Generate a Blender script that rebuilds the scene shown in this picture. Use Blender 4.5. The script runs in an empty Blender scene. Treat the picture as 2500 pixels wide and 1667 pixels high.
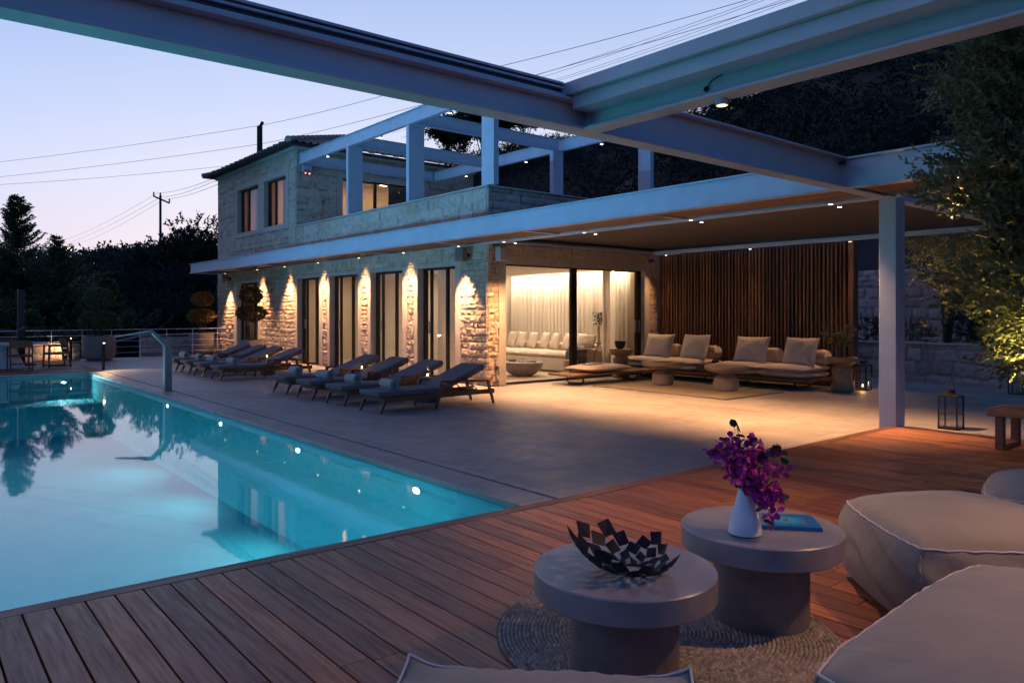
import bpy, math, random
import numpy as np
from mathutils import Vector, Matrix, Euler
S = bpy.context.scene
C = S.collection
R = math.radians
T = -0.13            # level of the stone terrace (wood deck is 0)
CAMH = 1.5
rng = random.Random(7)
nrng = np.random.default_rng(11)

# ------------------------------------------------------------------ materials
MATS = {}
def newmat(name):
    m = bpy.data.materials.new(name); m.use_nodes = True
    nt = m.node_tree; b = nt.nodes['Principled BSDF']
    MATS[name] = m
    return m, nt, b
def N(nt, t, **kw):
    n = nt.nodes.new(t)
    for k, v in kw.items():
        if k in n.inputs: n.inputs[k].default_value = v
        else: setattr(n, k, v)
    return n
def ramp(nt, fac, stops):
    r = nt.nodes.new('ShaderNodeValToRGB'); e = r.color_ramp.elements
    while len(e) < len(stops): e.new(0.5)
    for i, (p, c) in enumerate(stops):
        e[i].position = p; e[i].color = (c[0], c[1], c[2], 1)
    nt.links.new(fac, r.inputs[0]); return r.outputs[0]
def coords(nt, scale=(1, 1, 1), world=False):
    if world:
        g = nt.nodes.new('ShaderNodeNewGeometry'); src = g.outputs['Position']
    else:
        tc = nt.nodes.new('ShaderNodeTexCoord'); src = tc.outputs['Object']
    mp = nt.nodes.new('ShaderNodeMapping'); mp.inputs['Scale'].default_value = scale
    nt.links.new(src, mp.inputs['Vector']); return mp.outputs[0]
def noise(nt, vec, scale, detail=4, rough=0.55):
    n = N(nt, 'ShaderNodeTexNoise', Scale=scale, Detail=detail, Roughness=rough)
    nt.links.new(vec, n.inputs['Vector']); return n.outputs['Fac']
def bump(nt, b, h, strength=0.3, dist=0.01):
    n = N(nt, 'ShaderNodeBump', Strength=strength, Distance=dist)
    nt.links.new(h, n.inputs['Height']); nt.links.new(n.outputs[0], b.inputs['Normal'])
def mix(nt, fac, a, c, mode='MIX'):
    m = nt.nodes.new('ShaderNodeMix'); m.data_type = 'RGBA'; m.blend_type = mode
    for s, v in ((0, fac), (6, a), (7, c)):
        if hasattr(v, 'links') or hasattr(v, 'is_output'): nt.links.new(v, m.inputs[s])
        else: m.inputs[s].default_value = v if s == 0 else (v[0], v[1], v[2], 1)
    return m.outputs[2]
def attr(nt, name='rnd'):
    a = nt.nodes.new('ShaderNodeAttribute'); a.attribute_name = name; return a.outputs['Fac']
def plain(name, col, rough=0.5, metal=0.0, var=0.0, scale=6, bmp=0.0, bscale=40, spec=0.5, sheen=0, world=False):
    m, nt, b = newmat(name)
    b.inputs['Roughness'].default_value = rough; b.inputs['Metallic'].default_value = metal
    b.inputs['Specular IOR Level'].default_value = spec
    if sheen: b.inputs['Sheen Weight'].default_value = sheen
    if var > 0:
        v = coords(nt, world=world)
        lo = [c * (1 - var) for c in col]; hi = [min(1, c * (1 + var)) for c in col]
        nt.links.new(ramp(nt, noise(nt, v, scale, 5), [(0.3, lo), (0.7, hi)]), b.inputs['Base Color'])
    else: b.inputs['Base Color'].default_value = (*col, 1)
    if bmp > 0:
        v2 = coords(nt, world=world); bump(nt, b, noise(nt, v2, bscale, 5, 0.6), bmp, 0.01)
    return m
def wood(name, dark, light, axis='X', rough=0.45, gs=1.0, grey=None):
    """wood with a grain along one axis and a tone per board (attribute rnd)"""
    m, nt, b = newmat(name)
    sc = {'X': (0.9, 14, 14), 'Y': (14, 0.9, 14), 'Z': (14, 14, 0.9)}[axis]
    v = coords(nt, [s * gs for s in sc], world=True)
    off = nt.nodes.new('ShaderNodeVectorMath'); off.operation = 'ADD'
    sx = nt.nodes.new('ShaderNodeMath'); sx.operation = 'MULTIPLY'; sx.inputs[1].default_value = 57.0
    nt.links.new(attr(nt), sx.inputs[0]); nt.links.new(v, off.inputs[0]); nt.links.new(sx.outputs[0], off.inputs[1])
    g = noise(nt, off.outputs[0], 1.6, 8, 0.65)
    c1 = ramp(nt, g, [(0.28, dark), (0.5, [(a + c) / 2 for a, c in zip(dark, light)]), (0.75, light)])
    tone = ramp(nt, attr(nt), [(0.0, (0.55, 0.5, 0.52)), (0.5, (0.9, 0.88, 0.86)), (1.0, (1.25, 1.15, 1.05))])
    c2 = mix(nt, 1.0, c1, tone, 'MULTIPLY')
    if grey:
        v3 = coords(nt, (1.0, 2.5, 1), world=True)
        w = ramp(nt, noise(nt, v3, 1.3, 5, 0.6), [(0.48, (0, 0, 0)), (0.72, (0.55,) * 3)])
        c2 = mix(nt, w, c2, grey)
    nt.links.new(c2, b.inputs['Base Color'])
    rr = ramp(nt, g, [(0.3, (rough + .15,) * 3), (0.7, (rough - .05,) * 3)])
    nt.links.new(rr, b.inputs['Roughness'])
    bump(nt, b, g, 0.25, 0.004)
    return m
def stone(name, cols, joint, rough=0.85, bmp=0.5, bscale=30, dist=0.01):
    """colour per stone from attribute rnd, joints from attribute jt"""
    m, nt, b = newmat(name)
    n = len(cols)
    base = ramp(nt, attr(nt), [(i / (n - 1), c) for i, c in enumerate(cols)])
    v = coords(nt, world=True)
    sp = ramp(nt, noise(nt, v, 9, 6, 0.65), [(0.25, (0.68, 0.66, 0.62)), (0.7, (1.12, 1.1, 1.08))])
    c = mix(nt, 1.0, base, sp, 'MULTIPLY')
    pits = ramp(nt, noise(nt, v, 34, 3, 0.7), [(0.30, (0.5, 0.46, 0.42)), (0.42, (1, 1, 1))])
    c = mix(nt, 0.7, c, mix(nt, 1.0, c, pits, 'MULTIPLY'))
    c = mix(nt, attr(nt, 'jt'), c, joint)
    nt.links.new(c, b.inputs['Base Color']); b.inputs['Roughness'].default_value = rough
    b.inputs['Specular IOR Level'].default_value = 0.25
    bump(nt, b, noise(nt, v, bscale, 7, 0.7), bmp, dist)
    return m
def leafmat(name, c1, c2, c3, rough=0.5, trans=0.25, spec=0.3):
    m, nt, b = newmat(name)
    col = ramp(nt, attr(nt), [(0, c1), (0.5, c2), (1, c3)])
    nt.links.new(col, b.inputs['Base Color']); b.inputs['Roughness'].default_value = rough
    b.inputs['Specular IOR Level'].default_value = spec
    tr = nt.nodes.new('ShaderNodeBsdfTranslucent'); nt.links.new(col, tr.inputs['Color'])
    ms = nt.nodes.new('ShaderNodeMixShader'); ms.inputs[0].default_value = trans
    nt.links.new(b.outputs[0], ms.inputs[1]); nt.links.new(tr.outputs[0], ms.inputs[2])
    nt.links.new(ms.outputs[0], nt.nodes['Material Output'].inputs['Surface'])
    return m
def emit(name, col, st):
    m, nt, b = newmat(name)
    b.inputs['Base Color'].default_value = (*col, 1)
    b.inputs['Emission Color'].default_value = (*col, 1); b.inputs['Emission Strength'].default_value = st
    return m
def schlick(nt, f0, gain, normal=None):
    lw = nt.nodes.new('ShaderNodeLayerWeight')
    if normal is not None: nt.links.new(normal, lw.inputs['Normal'])
    p = nt.nodes.new('ShaderNodeMath'); p.operation = 'POWER'; p.inputs[1].default_value = 5.0; nt.links.new(lw.outputs['Facing'], p.inputs[0])
    a = nt.nodes.new('ShaderNodeMath'); a.operation = 'MULTIPLY_ADD'; a.use_clamp = True; a.inputs[1].default_value = (1 - f0) * gain; a.inputs[2].default_value = f0 * gain
    nt.links.new(p.outputs[0], a.inputs[0]); return a.outputs[0]
def glassy(name, tint=(1, 1, 1), ior=1.5, boost=1.0, rough=0.0, dark=None):
    """thin clear pane: Fresnel mix of a mirror and a see-through surface"""
    m = bpy.data.materials.new(name); m.use_nodes = True; nt = m.node_tree; nt.nodes.clear(); MATS[name] = m
    out = nt.nodes.new('ShaderNodeOutputMaterial'); ms = nt.nodes.new('ShaderNodeMixShader')
    f0 = ((ior - 1) / (ior + 1)) ** 2
    t = nt.nodes.new('ShaderNodeBsdfTransparent'); t.inputs[0].default_value = (*tint, 1)
    g = nt.nodes.new('ShaderNodeBsdfGlossy'); g.inputs['Roughness'].default_value = rough
    nt.links.new(schlick(nt, f0, boost), ms.inputs[0])
    nt.links.new(t.outputs[0], ms.inputs[1]); nt.links.new(g.outputs[0], ms.inputs[2]); nt.links.new(ms.outputs[0], out.inputs[0])
    return m

M = MATS
wood('deck_wood', (0.135, 0.040, 0.018), (0.46, 0.185, 0.070), 'X', 0.42, 1.9, grey=(0.30, 0.125, 0.09))
wood('deck_wood_edge', (0.10, 0.030, 0.016), (0.36, 0.14, 0.07), 'Y', 0.42)
wood('soffit_wood', (0.07, 0.03, 0.012), (0.26, 0.13, 0.05), 'X', 0.5)
wood('slat_wood', (0.07, 0.032, 0.018), (0.26, 0.125, 0.065), 'Z', 0.5)
wood('teak', (0.10, 0.05, 0.022), (0.26, 0.14, 0.065), 'Y', 0.5)
wood('dark_teak', (0.06, 0.028, 0.014), (0.20, 0.095, 0.045), 'Y', 0.45)
wood('bench_wood', (0.14, 0.055, 0.025), (0.36, 0.17, 0.085), 'X', 0.45)
wood('pale_wood', (0.42, 0.26, 0.13), (0.66, 0.46, 0.26), 'Z', 0.5)
wood('turned_wood', (0.26, 0.15, 0.065), (0.50, 0.33, 0.16), 'Z', 0.5)
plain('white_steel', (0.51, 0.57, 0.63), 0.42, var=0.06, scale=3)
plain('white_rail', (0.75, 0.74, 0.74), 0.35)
plain('awning_black', (0.02, 0.022, 0.028), 0.4)
plain('dark_frame', (0.035, 0.028, 0.022), 0.35, 0.6)
plain('black_metal', (0.018, 0.018, 0.02), 0.4, 0.3)
plain('bowl_metal', (0.012, 0.014, 0.022), 0.5, 0.0, spec=0.18)
plain('steel', (0.34, 0.33, 0.32), 0.5, 1.0, bmp=0.05, bscale=80)
plain('smooth_stone', (0.52, 0.46, 0.39), 0.75, var=0.10, scale=5, bmp=0.15, bscale=60, world=True)
plain('amber_curtain', (0.42, 0.20, 0.10), 0.9)
plain('plaster', (0.62, 0.58, 0.52), 0.8)
plain('room_ceiling', (0.70, 0.66, 0.60), 0.8)
plain('room_floor', (0.52, 0.44, 0.35), 0.35, var=0.06, scale=2)
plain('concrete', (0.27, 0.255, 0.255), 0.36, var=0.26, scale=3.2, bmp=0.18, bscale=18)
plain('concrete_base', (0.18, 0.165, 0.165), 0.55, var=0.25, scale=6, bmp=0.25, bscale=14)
plain('planter_clay', (0.24, 0.21, 0.18), 0.6, var=0.12, scale=3, bmp=0.1)
def fabric(name, col):
    m, nt, b = newmat(name); v = coords(nt); b.inputs['Roughness'].default_value = 0.9; b.inputs['Sheen Weight'].default_value = 0.12
    f = noise(nt, v, 2.6, 5, 0.6)
    nt.links.new(ramp(nt, f, [(0.3, [c * .88 for c in col]), (0.7, [c * 1.08 for c in col])]), b.inputs['Base Color'])
    cr = N(nt, 'ShaderNodeTexNoise', Scale=3.2, Detail=3.0, Roughness=0.45, Distortion=1.8); nt.links.new(v, cr.inputs['Vector'])
    b1 = N(nt, 'ShaderNodeBump', Strength=0.28, Distance=0.030); nt.links.new(cr.outputs['Fac'], b1.inputs['Height'])
    wv = N(nt, 'ShaderNodeTexNoise', Scale=420.0, Detail=2.0); nt.links.new(v, wv.inputs['Vector'])
    b2 = N(nt, 'ShaderNodeBump', Strength=0.15, Distance=0.002); nt.links.new(wv.outputs['Fac'], b2.inputs['Height']); nt.links.new(b1.outputs[0], b2.inputs['Normal'])
    nt.links.new(b2.outputs[0], b.inputs['Normal'])
fabric('taupe_fabric', (0.29, 0.262, 0.20))
plain('pale_piping', (0.62, 0.58, 0.54), 0.8)
plain('cream_fabric', (0.56, 0.47, 0.38), 0.9, var=0.05, scale=4, bmp=0.12, bscale=320, sheen=0.15)
plain('sofa_linen', (0.60, 0.52, 0.43), 0.9, var=0.05, scale=4, bmp=0.1, bscale=240)
plain('lounger_fabric', (0.125, 0.125, 0.135), 0.85, var=0.1, scale=20, bmp=0.15, bscale=500)
plain('towel_cloth', (0.36, 0.355, 0.35), 0.95, bmp=0.5, bscale=260)
plain('blue_stool', (0.10, 0.17, 0.26), 0.4, var=0.08)
plain('throw_blue', (0.085, 0.095, 0.125), 0.9, bmp=0.3, bscale=200)
plain('speaker_grey', (0.16, 0.155, 0.15), 0.5, bmp=0.2, bscale=600)
plain('speaker_light', (0.48, 0.44, 0.40), 0.5)
plain('glaze_white', (0.74, 0.76, 0.80), 0.12, spec=0.6)
plain('bracts', (0.48, 0.010, 0.24), 0.6, sheen=0.2)
plain('red_plastic', (0.45, 0.02, 0.02), 0.3)
plain('roof_dark', (0.05, 0.035, 0.03), 0.8)
plain('bark', (0.10, 0.075, 0.055), 0.9, var=0.3, bmp=0.8, bscale=30)
plain('pole_wood', (0.055, 0.042, 0.035), 0.9, var=0.2)
plain('wire', (0.05, 0.05, 0.06), 0.6)
plain('soil', (0.03, 0.03, 0.022), 0.95, var=0.3, scale=0.6, bmp=0.5, bscale=3)
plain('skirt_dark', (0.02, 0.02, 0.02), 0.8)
plain('plank_fabric', (0.05, 0.040, 0.033), 0.8, var=0.05)
plain('antenna_metal', (0.35, 0.35, 0.38), 0.4, 0.8)
plain('book_page', (0.5, 0.5, 0.5), 0.8)
plain('ceramic_sand', (0.34, 0.25, 0.16), 0.6, var=0.1, scale=4, bmp=0.12)
plain('drift_stone', (0.25, 0.20, 0.15), 0.7, var=0.1, bmp=0.2)
plain('wax', (0.7, 0.66, 0.55), 0.5)
emit('warm_lens', (1.0, 0.70, 0.38), 11)
emit('amber_lens', (1.0, 0.66, 0.28), 2.6)
emit('warm_lens_small', (1.0, 0.72, 0.40), 14)
emit('cove_glow', (1.0, 0.76, 0.48), 9)
emit('flame', (1.0, 0.55, 0.18), 30)
emit('pool_lens', (0.80, 0.98, 1.0), 14)
emit('alarm_led', (1.0, 0.22, 0.18), 6)
emit('far_window_glow', (1.0, 0.8, 0.5), 5)
glassy('window_glass', (0.97, 0.95, 0.92), 1.5, 1.2)
glassy('clear_glass', (0.93, 0.95, 0.95), 1.45, 1.0)
stone('rough_stone', [(0.44, 0.34, 0.24), (0.60, 0.49, 0.37), (0.54, 0.45, 0.36), (0.66, 0.55, 0.42), (0.50, 0.42, 0.34)], (0.22, 0.19, 0.16), bmp=0.7, bscale=26, dist=0.02)
stone('wall_stone', [(0.50, 0.40, 0.30), (0.64, 0.53, 0.42), (0.58, 0.49, 0.40), (0.70, 0.59, 0.47), (0.56, 0.41, 0.28)], (0.20, 0.17, 0.14), bmp=0.6, bscale=22)
stone('field_stone', [(0.42, 0.39, 0.35), (0.60, 0.56, 0.50), (0.50, 0.47, 0.44), (0.68, 0.62, 0.55)], (0.06, 0.055, 0.05), bmp=0.6, bscale=16)
leafmat('leaf_olive', (0.06, 0.08, 0.04), (0.12, 0.145, 0.07), (0.21, 0.225, 0.11))
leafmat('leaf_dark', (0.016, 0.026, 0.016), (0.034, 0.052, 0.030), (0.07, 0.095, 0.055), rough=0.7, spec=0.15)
leafmat('leaf_conifer', (0.03, 0.055, 0.025), (0.07, 0.12, 0.05), (0.15, 0.21, 0.09))
leafmat('leaf_scrub', (0.018, 0.028, 0.024), (0.032, 0.048, 0.040), (0.062, 0.084, 0.068), rough=0.9, trans=0.1, spec=0.05)
leafmat('leaf_bronze', (0.12, 0.10, 0.03), (0.26, 0.16, 0.04), (0.40, 0.20, 0.06))
leafmat('leaf_brown', (0.05, 0.038, 0.02), (0.11, 0.075, 0.03), (0.20, 0.12, 0.05))
leafmat('leaf_fresh', (0.02, 0.05, 0.02), (0.03, 0.08, 0.03), (0.05, 0.11, 0.045))
def _special():
    # terrace paving: big honed slabs
    m, nt, b = newmat('paving')
    v = coords(nt, world=True)
    br = N(nt, 'ShaderNodeTexBrick', Scale=1.0); br.offset = 0.37; br.squash = 1.0
    br.inputs['Brick Width'].default_value = 1.15; br.inputs['Row Height'].default_value = 0.58
    br.inputs['Mortar Size'].default_value = 0.006; br.inputs['Mortar Smooth'].default_value = 0.2
    br.inputs['Color1'].default_value = (0.37, 0.335, 0.295, 1); br.inputs['Color2'].default_value = (0.30, 0.27, 0.24, 1)
    br.inputs['Mortar'].default_value = (0.16, 0.14, 0.12, 1); br.inputs['Bias'].default_value = 0.0
    nt.links.new(v, br.inputs['Vector'])
    sp = ramp(nt, noise(nt, v, 1.6, 7, 0.65), [(0.3, (0.82, 0.82, 0.82)), (0.7, (1.1, 1.1, 1.1))])
    c = mix(nt, 1.0, br.outputs['Color'], sp, 'MULTIPLY')
    st = ramp(nt, noise(nt, v, 12, 6, 0.7), [(0.3, (0.9, 0.9, 0.9)), (0.65, (1.04, 1.04, 1.04))])
    nt.links.new(mix(nt, 1.0, c, st, 'MULTIPLY'), b.inputs['Base Color'])
    nt.links.new(ramp(nt, noise(nt, v, 5, 5), [(0.3, (0.42,) * 3), (0.7, (0.62,) * 3)]), b.inputs['Roughness'])
    bump(nt, b, noise(nt, v, 60, 4, 0.6), 0.08, 0.003)
    # water: faint ripples, mirror by Fresnel over a tinted see-through body
    m = bpy.data.materials.new('pool_water'); m.use_nodes = True; nt = m.node_tree; nt.nodes.clear(); M['pool_water'] = m
    out = nt.nodes.new('ShaderNodeOutputMaterial'); ms = nt.nodes.new('ShaderNodeMixShader')
    v = coords(nt, (1.0, 1.0, 1.0), world=True)
    bp = N(nt, 'ShaderNodeBump', Strength=0.055, Distance=0.012)
    nt.links.new(noise(nt, v, 2.6, 3, 0.5), bp.inputs['Height'])
    t = nt.nodes.new('ShaderNodeBsdfTransparent'); t.inputs[0].default_value = (0.60, 0.93, 0.96, 1)
    g = nt.nodes.new('ShaderNodeBsdfGlossy'); g.inputs['Roughness'].default_value = 0.026
    nt.links.new(bp.outputs[0], g.inputs['Normal'])
    nt.links.new(schlick(nt, 0.035, 1.1, bp.outputs[0]), ms.inputs[0])
    nt.links.new(t.outputs[0], ms.inputs[1]); nt.links.new(g.outputs[0], ms.inputs[2]); nt.links.new(ms.outputs[0], out.inputs[0])
    # pool lining
    m, nt, b = newmat('pool_lining'); v = coords(nt, world=True)
    nt.links.new(ramp(nt, noise(nt, v, 2.0, 4), [(0.3, (0.06, 0.41, 0.47)), (0.7, (0.08, 0.46, 0.52))]), b.inputs['Base Color'])
    b.inputs['Roughness'].default_value = 0.8
    # roof tile
    m, nt, b = newmat('roof_tile'); v = coords(nt, world=True)
    nt.links.new(ramp(nt, noise(nt, v, 2.5, 6, 0.7), [(0.25, (0.20, 0.14, 0.11)), (0.5, (0.36, 0.26, 0.21)), (0.75, (0.50, 0.42, 0.36))]), b.inputs['Base Color'])
    b.inputs['Roughness'].default_value = 0.85; bump(nt, b, noise(nt, v, 20, 4), 0.3, 0.01)
    # sheer curtain
    m, nt, b = newmat('sheer_curtain'); b.inputs['Base Color'].default_value = (0.74, 0.68, 0.60, 1); b.inputs['Roughness'].default_value = 0.9
    tr = nt.nodes.new('ShaderNodeBsdfTranslucent'); tr.inputs[0].default_value = (0.74, 0.66, 0.56, 1)
    ms = nt.nodes.new('ShaderNodeMixShader'); ms.inputs[0].default_value = 0.35
    nt.links.new(b.outputs[0], ms.inputs[1]); nt.links.new(tr.outputs[0], ms.inputs[2]); nt.links.new(ms.outputs[0], nt.nodes['Material Output'].inputs[0])
    # jute rug: rings of braided rope
    m, nt, b = newmat('jute'); b.inputs['Roughness'].default_value = 0.95
    v = coords(nt)
    nt.links.new(mix(nt, 1.0, ramp(nt, attr(nt), [(0, (0.14, 0.12, 0.09)), (0.5, (0.36, 0.32, 0.26)), (1, (0.62, 0.56, 0.48))]),
                     ramp(nt, noise(nt, v, 90, 3), [(0.3, (0.7,) * 3), (0.7, (1.15,) * 3)]), 'MULTIPLY'), b.inputs['Base Color'])
    bump(nt, b, noise(nt, v, 160, 3, 0.7), 0.8, 0.004)
    # flat woven rug
    m, nt, b = newmat('woven_rug'); b.inputs['Roughness'].default_value = 0.95; v = coords(nt, world=True)
    nt.links.new(ramp(nt, noise(nt, v, 30, 5), [(0.3, (0.19, 0.155, 0.105)), (0.7, (0.27, 0.22, 0.15))]), b.inputs['Base Color'])
    bump(nt, b, noise(nt, v, 90, 2), 0.6, 0.006)
    # book cover: deep blue with a turquoise halo printed round the middle
    m, nt, b = newmat('book_cover'); b.inputs['Roughness'].default_value = 0.3
    tc = nt.nodes.new('ShaderNodeTexCoord'); mp = nt.nodes.new('ShaderNodeMapping'); mp.inputs['Scale'].default_value = (7.5, 8.5, 0)
    nt.links.new(tc.outputs['Object'], mp.inputs[0])
    ln = nt.nodes.new('ShaderNodeVectorMath'); ln.operation = 'LENGTH'; nt.links.new(mp.outputs[0], ln.inputs[0])
    w = nt.nodes.new('ShaderNodeMath'); w.operation = 'MULTIPLY_ADD'; w.inputs[1].default_value = 0.35
    nt.links.new(noise(nt, tc.outputs['Object'], 22, 4), w.inputs[0]); nt.links.new(ln.outputs['Value'], w.inputs[2])
    nt.links.new(ramp(nt, w.outputs[0], [(0.15, (0.20, 0.72, 0.70)), (0.55, (0.02, 0.42, 0.60)), (1.0, (0.012, 0.15, 0.38))]), b.inputs['Base Color'])
    # patterned lamp shade
    m, nt, b = newmat('lace_shade'); v = coords(nt)
    vo = N(nt, 'ShaderNodeTexVoronoi', Scale=17.0); nt.links.new(v, vo.inputs['Vector'])
    nt.links.new(ramp(nt, vo.outputs['Distance'], [(0.40, (0.03, 0.035, 0.05)), (0.48, (0.8, 0.78, 0.72))]), b.inputs['Base Color'])
_special()

# ------------------------------------------------------------------ mesh builder
class MB:
    def __init__(s): s.v = []; s.f = []; s.r = []; s.cur = 0.5
    def add(s, vs, fs, r=None):
        o = len(s.v); s.v += [tuple(p) for p in vs]; s.f += [tuple(i + o for i in f) for f in fs]
        s.r += [s.cur if r is None else r] * len(vs); return s
    def box(s, x0, y0, z0, x1, y1, z1, r=None):
        return s.add([(x0, y0, z0), (x1, y0, z0), (x1, y1, z0), (x0, y1, z0), (x0, y0, z1), (x1, y0, z1), (x1, y1, z1), (x0, y1, z1)],
                     [(0, 3, 2, 1), (4, 5, 6, 7), (0, 1, 5, 4), (1, 2, 6, 5), (2, 3, 7, 6), (3, 0, 4, 7)], r)
    def hexa(s, p, r=None):   # 8 points, bottom 4 then top 4
        return s.add(p, [(0, 3, 2, 1), (4, 5, 6, 7), (0, 1, 5, 4), (1, 2, 6, 5), (2, 3, 7, 6), (3, 0, 4, 7)], r)
    def bar(s, a, b, w, h, up=(0, 0, 1), r=None):   # rectangular bar from a to b
        a = Vector(a); b = Vector(b); d = (b - a).normalized(); u = Vector(up)
        x = d.cross(u)
        if x.length < 1e-4: x = d.cross(Vector((1, 0, 0)))
        x.normalize(); y = x.cross(d).normalized(); x = x * w / 2; y = y * h / 2
        return s.hexa([a - x - y, a + x - y, a + x + y, a - x + y, b - x - y, b + x - y, b + x + y, b - x + y], r)
    def tube(s, pts, rad, n=8, cap=True, r=None):
        pts = [Vector(p) for p in pts]; m = len(pts)
        rad = [rad] * m if not hasattr(rad, '__len__') else rad
        vs = []; fs = []; prev = None
        for i, p in enumerate(pts):
            d = (pts[min(i + 1, m - 1)] - pts[max(i - 1, 0)]).normalized()
            if prev is None:
                x = d.cross(Vector((0, 0, 1)))
                if x.length < 1e-3: x = d.cross(Vector((1, 0, 0)))
            else: x = prev - d * prev.dot(d)
            x.normalize(); y = d.cross(x); prev = x
            for k in range(n):
                t = 2 * math.pi * k / n
                vs.append(p + (x * math.cos(t) + y * math.sin(t)) * rad[i])
        for i in range(m - 1):
            for k in range(n):
                a = i * n + k; b2 = i * n + (k + 1) % n
                fs.append((a, b2, b2 + n, a + n))
        if cap: fs.append(tuple(range(n))[::-1]); fs.append(tuple(range((m - 1) * n, m * n)))
        return s.add(vs, fs, r)
    def lathe(s, prof, c=(0, 0, 0), n=32, sx=1, sy=1, r=None):
        vs = []; fs = []; m = len(prof)
        for (rr, z) in prof:
            for k in range(n):
                t = 2 * math.pi * k / n; vs.append((c[0] + rr * math.cos(t) * sx, c[1] + rr * math.sin(t) * sy, c[2] + z))
        for i in range(m - 1):
            for k in range(n):
                a = i * n + k; b = i * n + (k + 1) % n; fs.append((a, b, b + n, a + n))
        if prof[0][0] > 1e-5: fs.append(tuple(range(n))[::-1])
        if prof[-1][0] > 1e-5: fs.append(tuple(range((m - 1) * n, m * n)))
        return s.add(vs, fs, r)
    def prism(s, poly, a, b, axis='z', r=None):
        n = len(poly)
        def P(u, v, w): return {'z': (u, v, w), 'y': (u, w, v), 'x': (w, u, v)}[axis]
        vs = [P(u, v, a) for u, v in poly] + [P(u, v, b) for u, v in poly]
        fs = [tuple(range(n))[::-1], tuple(range(n, 2 * n))] + [(i, (i + 1) % n, (i + 1) % n + n, i + n) for i in range(n)]
        return s.add(vs, fs, r)
    def build(s, name, m, parent=None, bev=0, smooth=False, world=False, kind=None, seg=1):
        me = bpy.data.meshes.new(name); v = np.array(s.v, dtype=float).reshape(-1, 3)
        if world and parent is not None: v = v - np.array(parent.matrix_basis.translation)
        me.from_pydata(v.tolist(), [], s.f)
        at = me.attributes.new('rnd', 'FLOAT', 'POINT'); at.data.foreach_set('value', s.r)
        return finish(me, name, m, parent, bev, smooth, kind, seg)
def finish(me, name, m, parent=None, bev=0, smooth=False, kind=None, seg=1):
    import bmesh
    if len(me.polygons) < 60000:
        bm = bmesh.new(); bm.from_mesh(me); bmesh.ops.recalc_face_normals(bm, faces=bm.faces); bm.to_mesh(me); bm.free()
    me.materials.append(M[m] if isinstance(m, str) else m)
    o = bpy.data.objects.new(name, me); C.objects.link(o)
    if parent is not None: o.parent = parent
    if smooth:
        me.polygons.foreach_set('use_smooth', [True] * len(me.polygons))
        try:
            me.set_sharp_from_angle(angle=R(38))
        except Exception: pass
    if bev > 0:
        b = o.modifiers.new('bevel', 'BEVEL'); b.width = bev; b.segments = seg; b.limit_method = 'ANGLE'; b.angle_limit = R(40)
    if kind: o['kind'] = kind
    return o
def gridmesh(name, V, nu, nv, m, parent=None, rnd=None, jt=None, smooth=True, kind=None, closed_u=False):
    """V: (nv*nu,3) array row-major"""
    idx = np.arange(nu * nv).reshape(nv, nu)
    if closed_u: idx = np.concatenate([idx, idx[:, :1]], 1)
    q = np.stack([idx[:-1, :-1], idx[:-1, 1:], idx[1:, 1:], idx[1:, :-1]], -1).reshape(-1, 4)
    return rawmesh(name, V, q, m, parent, rnd, jt, smooth, kind)
def rawmesh(name, V, Q, m, parent=None, rnd=None, jt=None, smooth=False, kind=None):
    me = bpy.data.meshes.new(name); V = np.asarray(V, dtype=np.float32); Q = np.asarray(Q, dtype=np.int32); k = Q.shape[1]
    if parent is not None: V = V - np.array(parent.matrix_basis.translation, dtype=np.float32)
    me.vertices.add(len(V)); me.vertices.foreach_set('co', V.ravel())
    me.loops.add(Q.size); me.loops.foreach_set('vertex_index', Q.ravel())
    me.polygons.add(len(Q)); me.polygons.foreach_set('loop_start', np.arange(0, Q.size, k, dtype=np.int32))
    me.update(calc_edges=True); me.validate()
    for nm, a in (('rnd', rnd), ('jt', jt)):
        if a is not None:
            at = me.attributes.new(nm, 'FLOAT', 'POINT'); at.data.foreach_set('value', np.asarray(a, dtype=np.float32).ravel())
    me.materials.append(M[m]); o = bpy.data.objects.new(name, me); C.objects.link(o)
    if parent is not None: o.parent = parent
    if smooth: me.polygons.foreach_set('use_smooth', [True] * len(me.polygons))
    if kind: o['kind'] = kind
    return o
def thing(name, label, cat, loc=(0, 0, 0), rz=0, group=None):
    o = bpy.data.objects.new(name, None); C.objects.link(o)
    o.location = loc; o.rotation_euler = (0, 0, rz); o.empty_display_size = 0.2
    o['label'] = label; o['category'] = cat
    if group: o['group'] = group
    return o
def tag(o, label, cat, group=None):
    o['label'] = label; o['category'] = cat
    if group: o['group'] = group
    return o
def dup(root, loc, rz=None, label=None, group=None):
    def cp(o, par):
        c = o.copy(); C.objects.link(c)
        if par is not None: c.parent = par
        for ch in list(o.children): cp(ch, c)
        return c
    r = cp(root, None); r.location = loc
    if rz is not None: r.rotation_euler = (0, 0, rz)
    if label: r['label'] = label
    if group: r['group'] = group
    return r
def spot(name, loc, power, size=70, blend=0.6, col=(1, 0.60, 0.28), aim=(0, 0, -1), rad=0.03, parent=None):
    l = bpy.data.lights.new(name, 'SPOT'); l.energy = power * 4.5; l.spot_size = R(size); l.spot_blend = blend; l.color = col; l.shadow_soft_size = rad
    o = bpy.data.objects.new(name, l); C.objects.link(o)
    o.rotation_euler = Vector(aim).to_track_quat('-Z', 'Y').to_euler()
    if parent is not None:
        o.parent = parent; o.location = Vector(loc) - Vector(parent.location)
    else: o.location = loc
    return o
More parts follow.
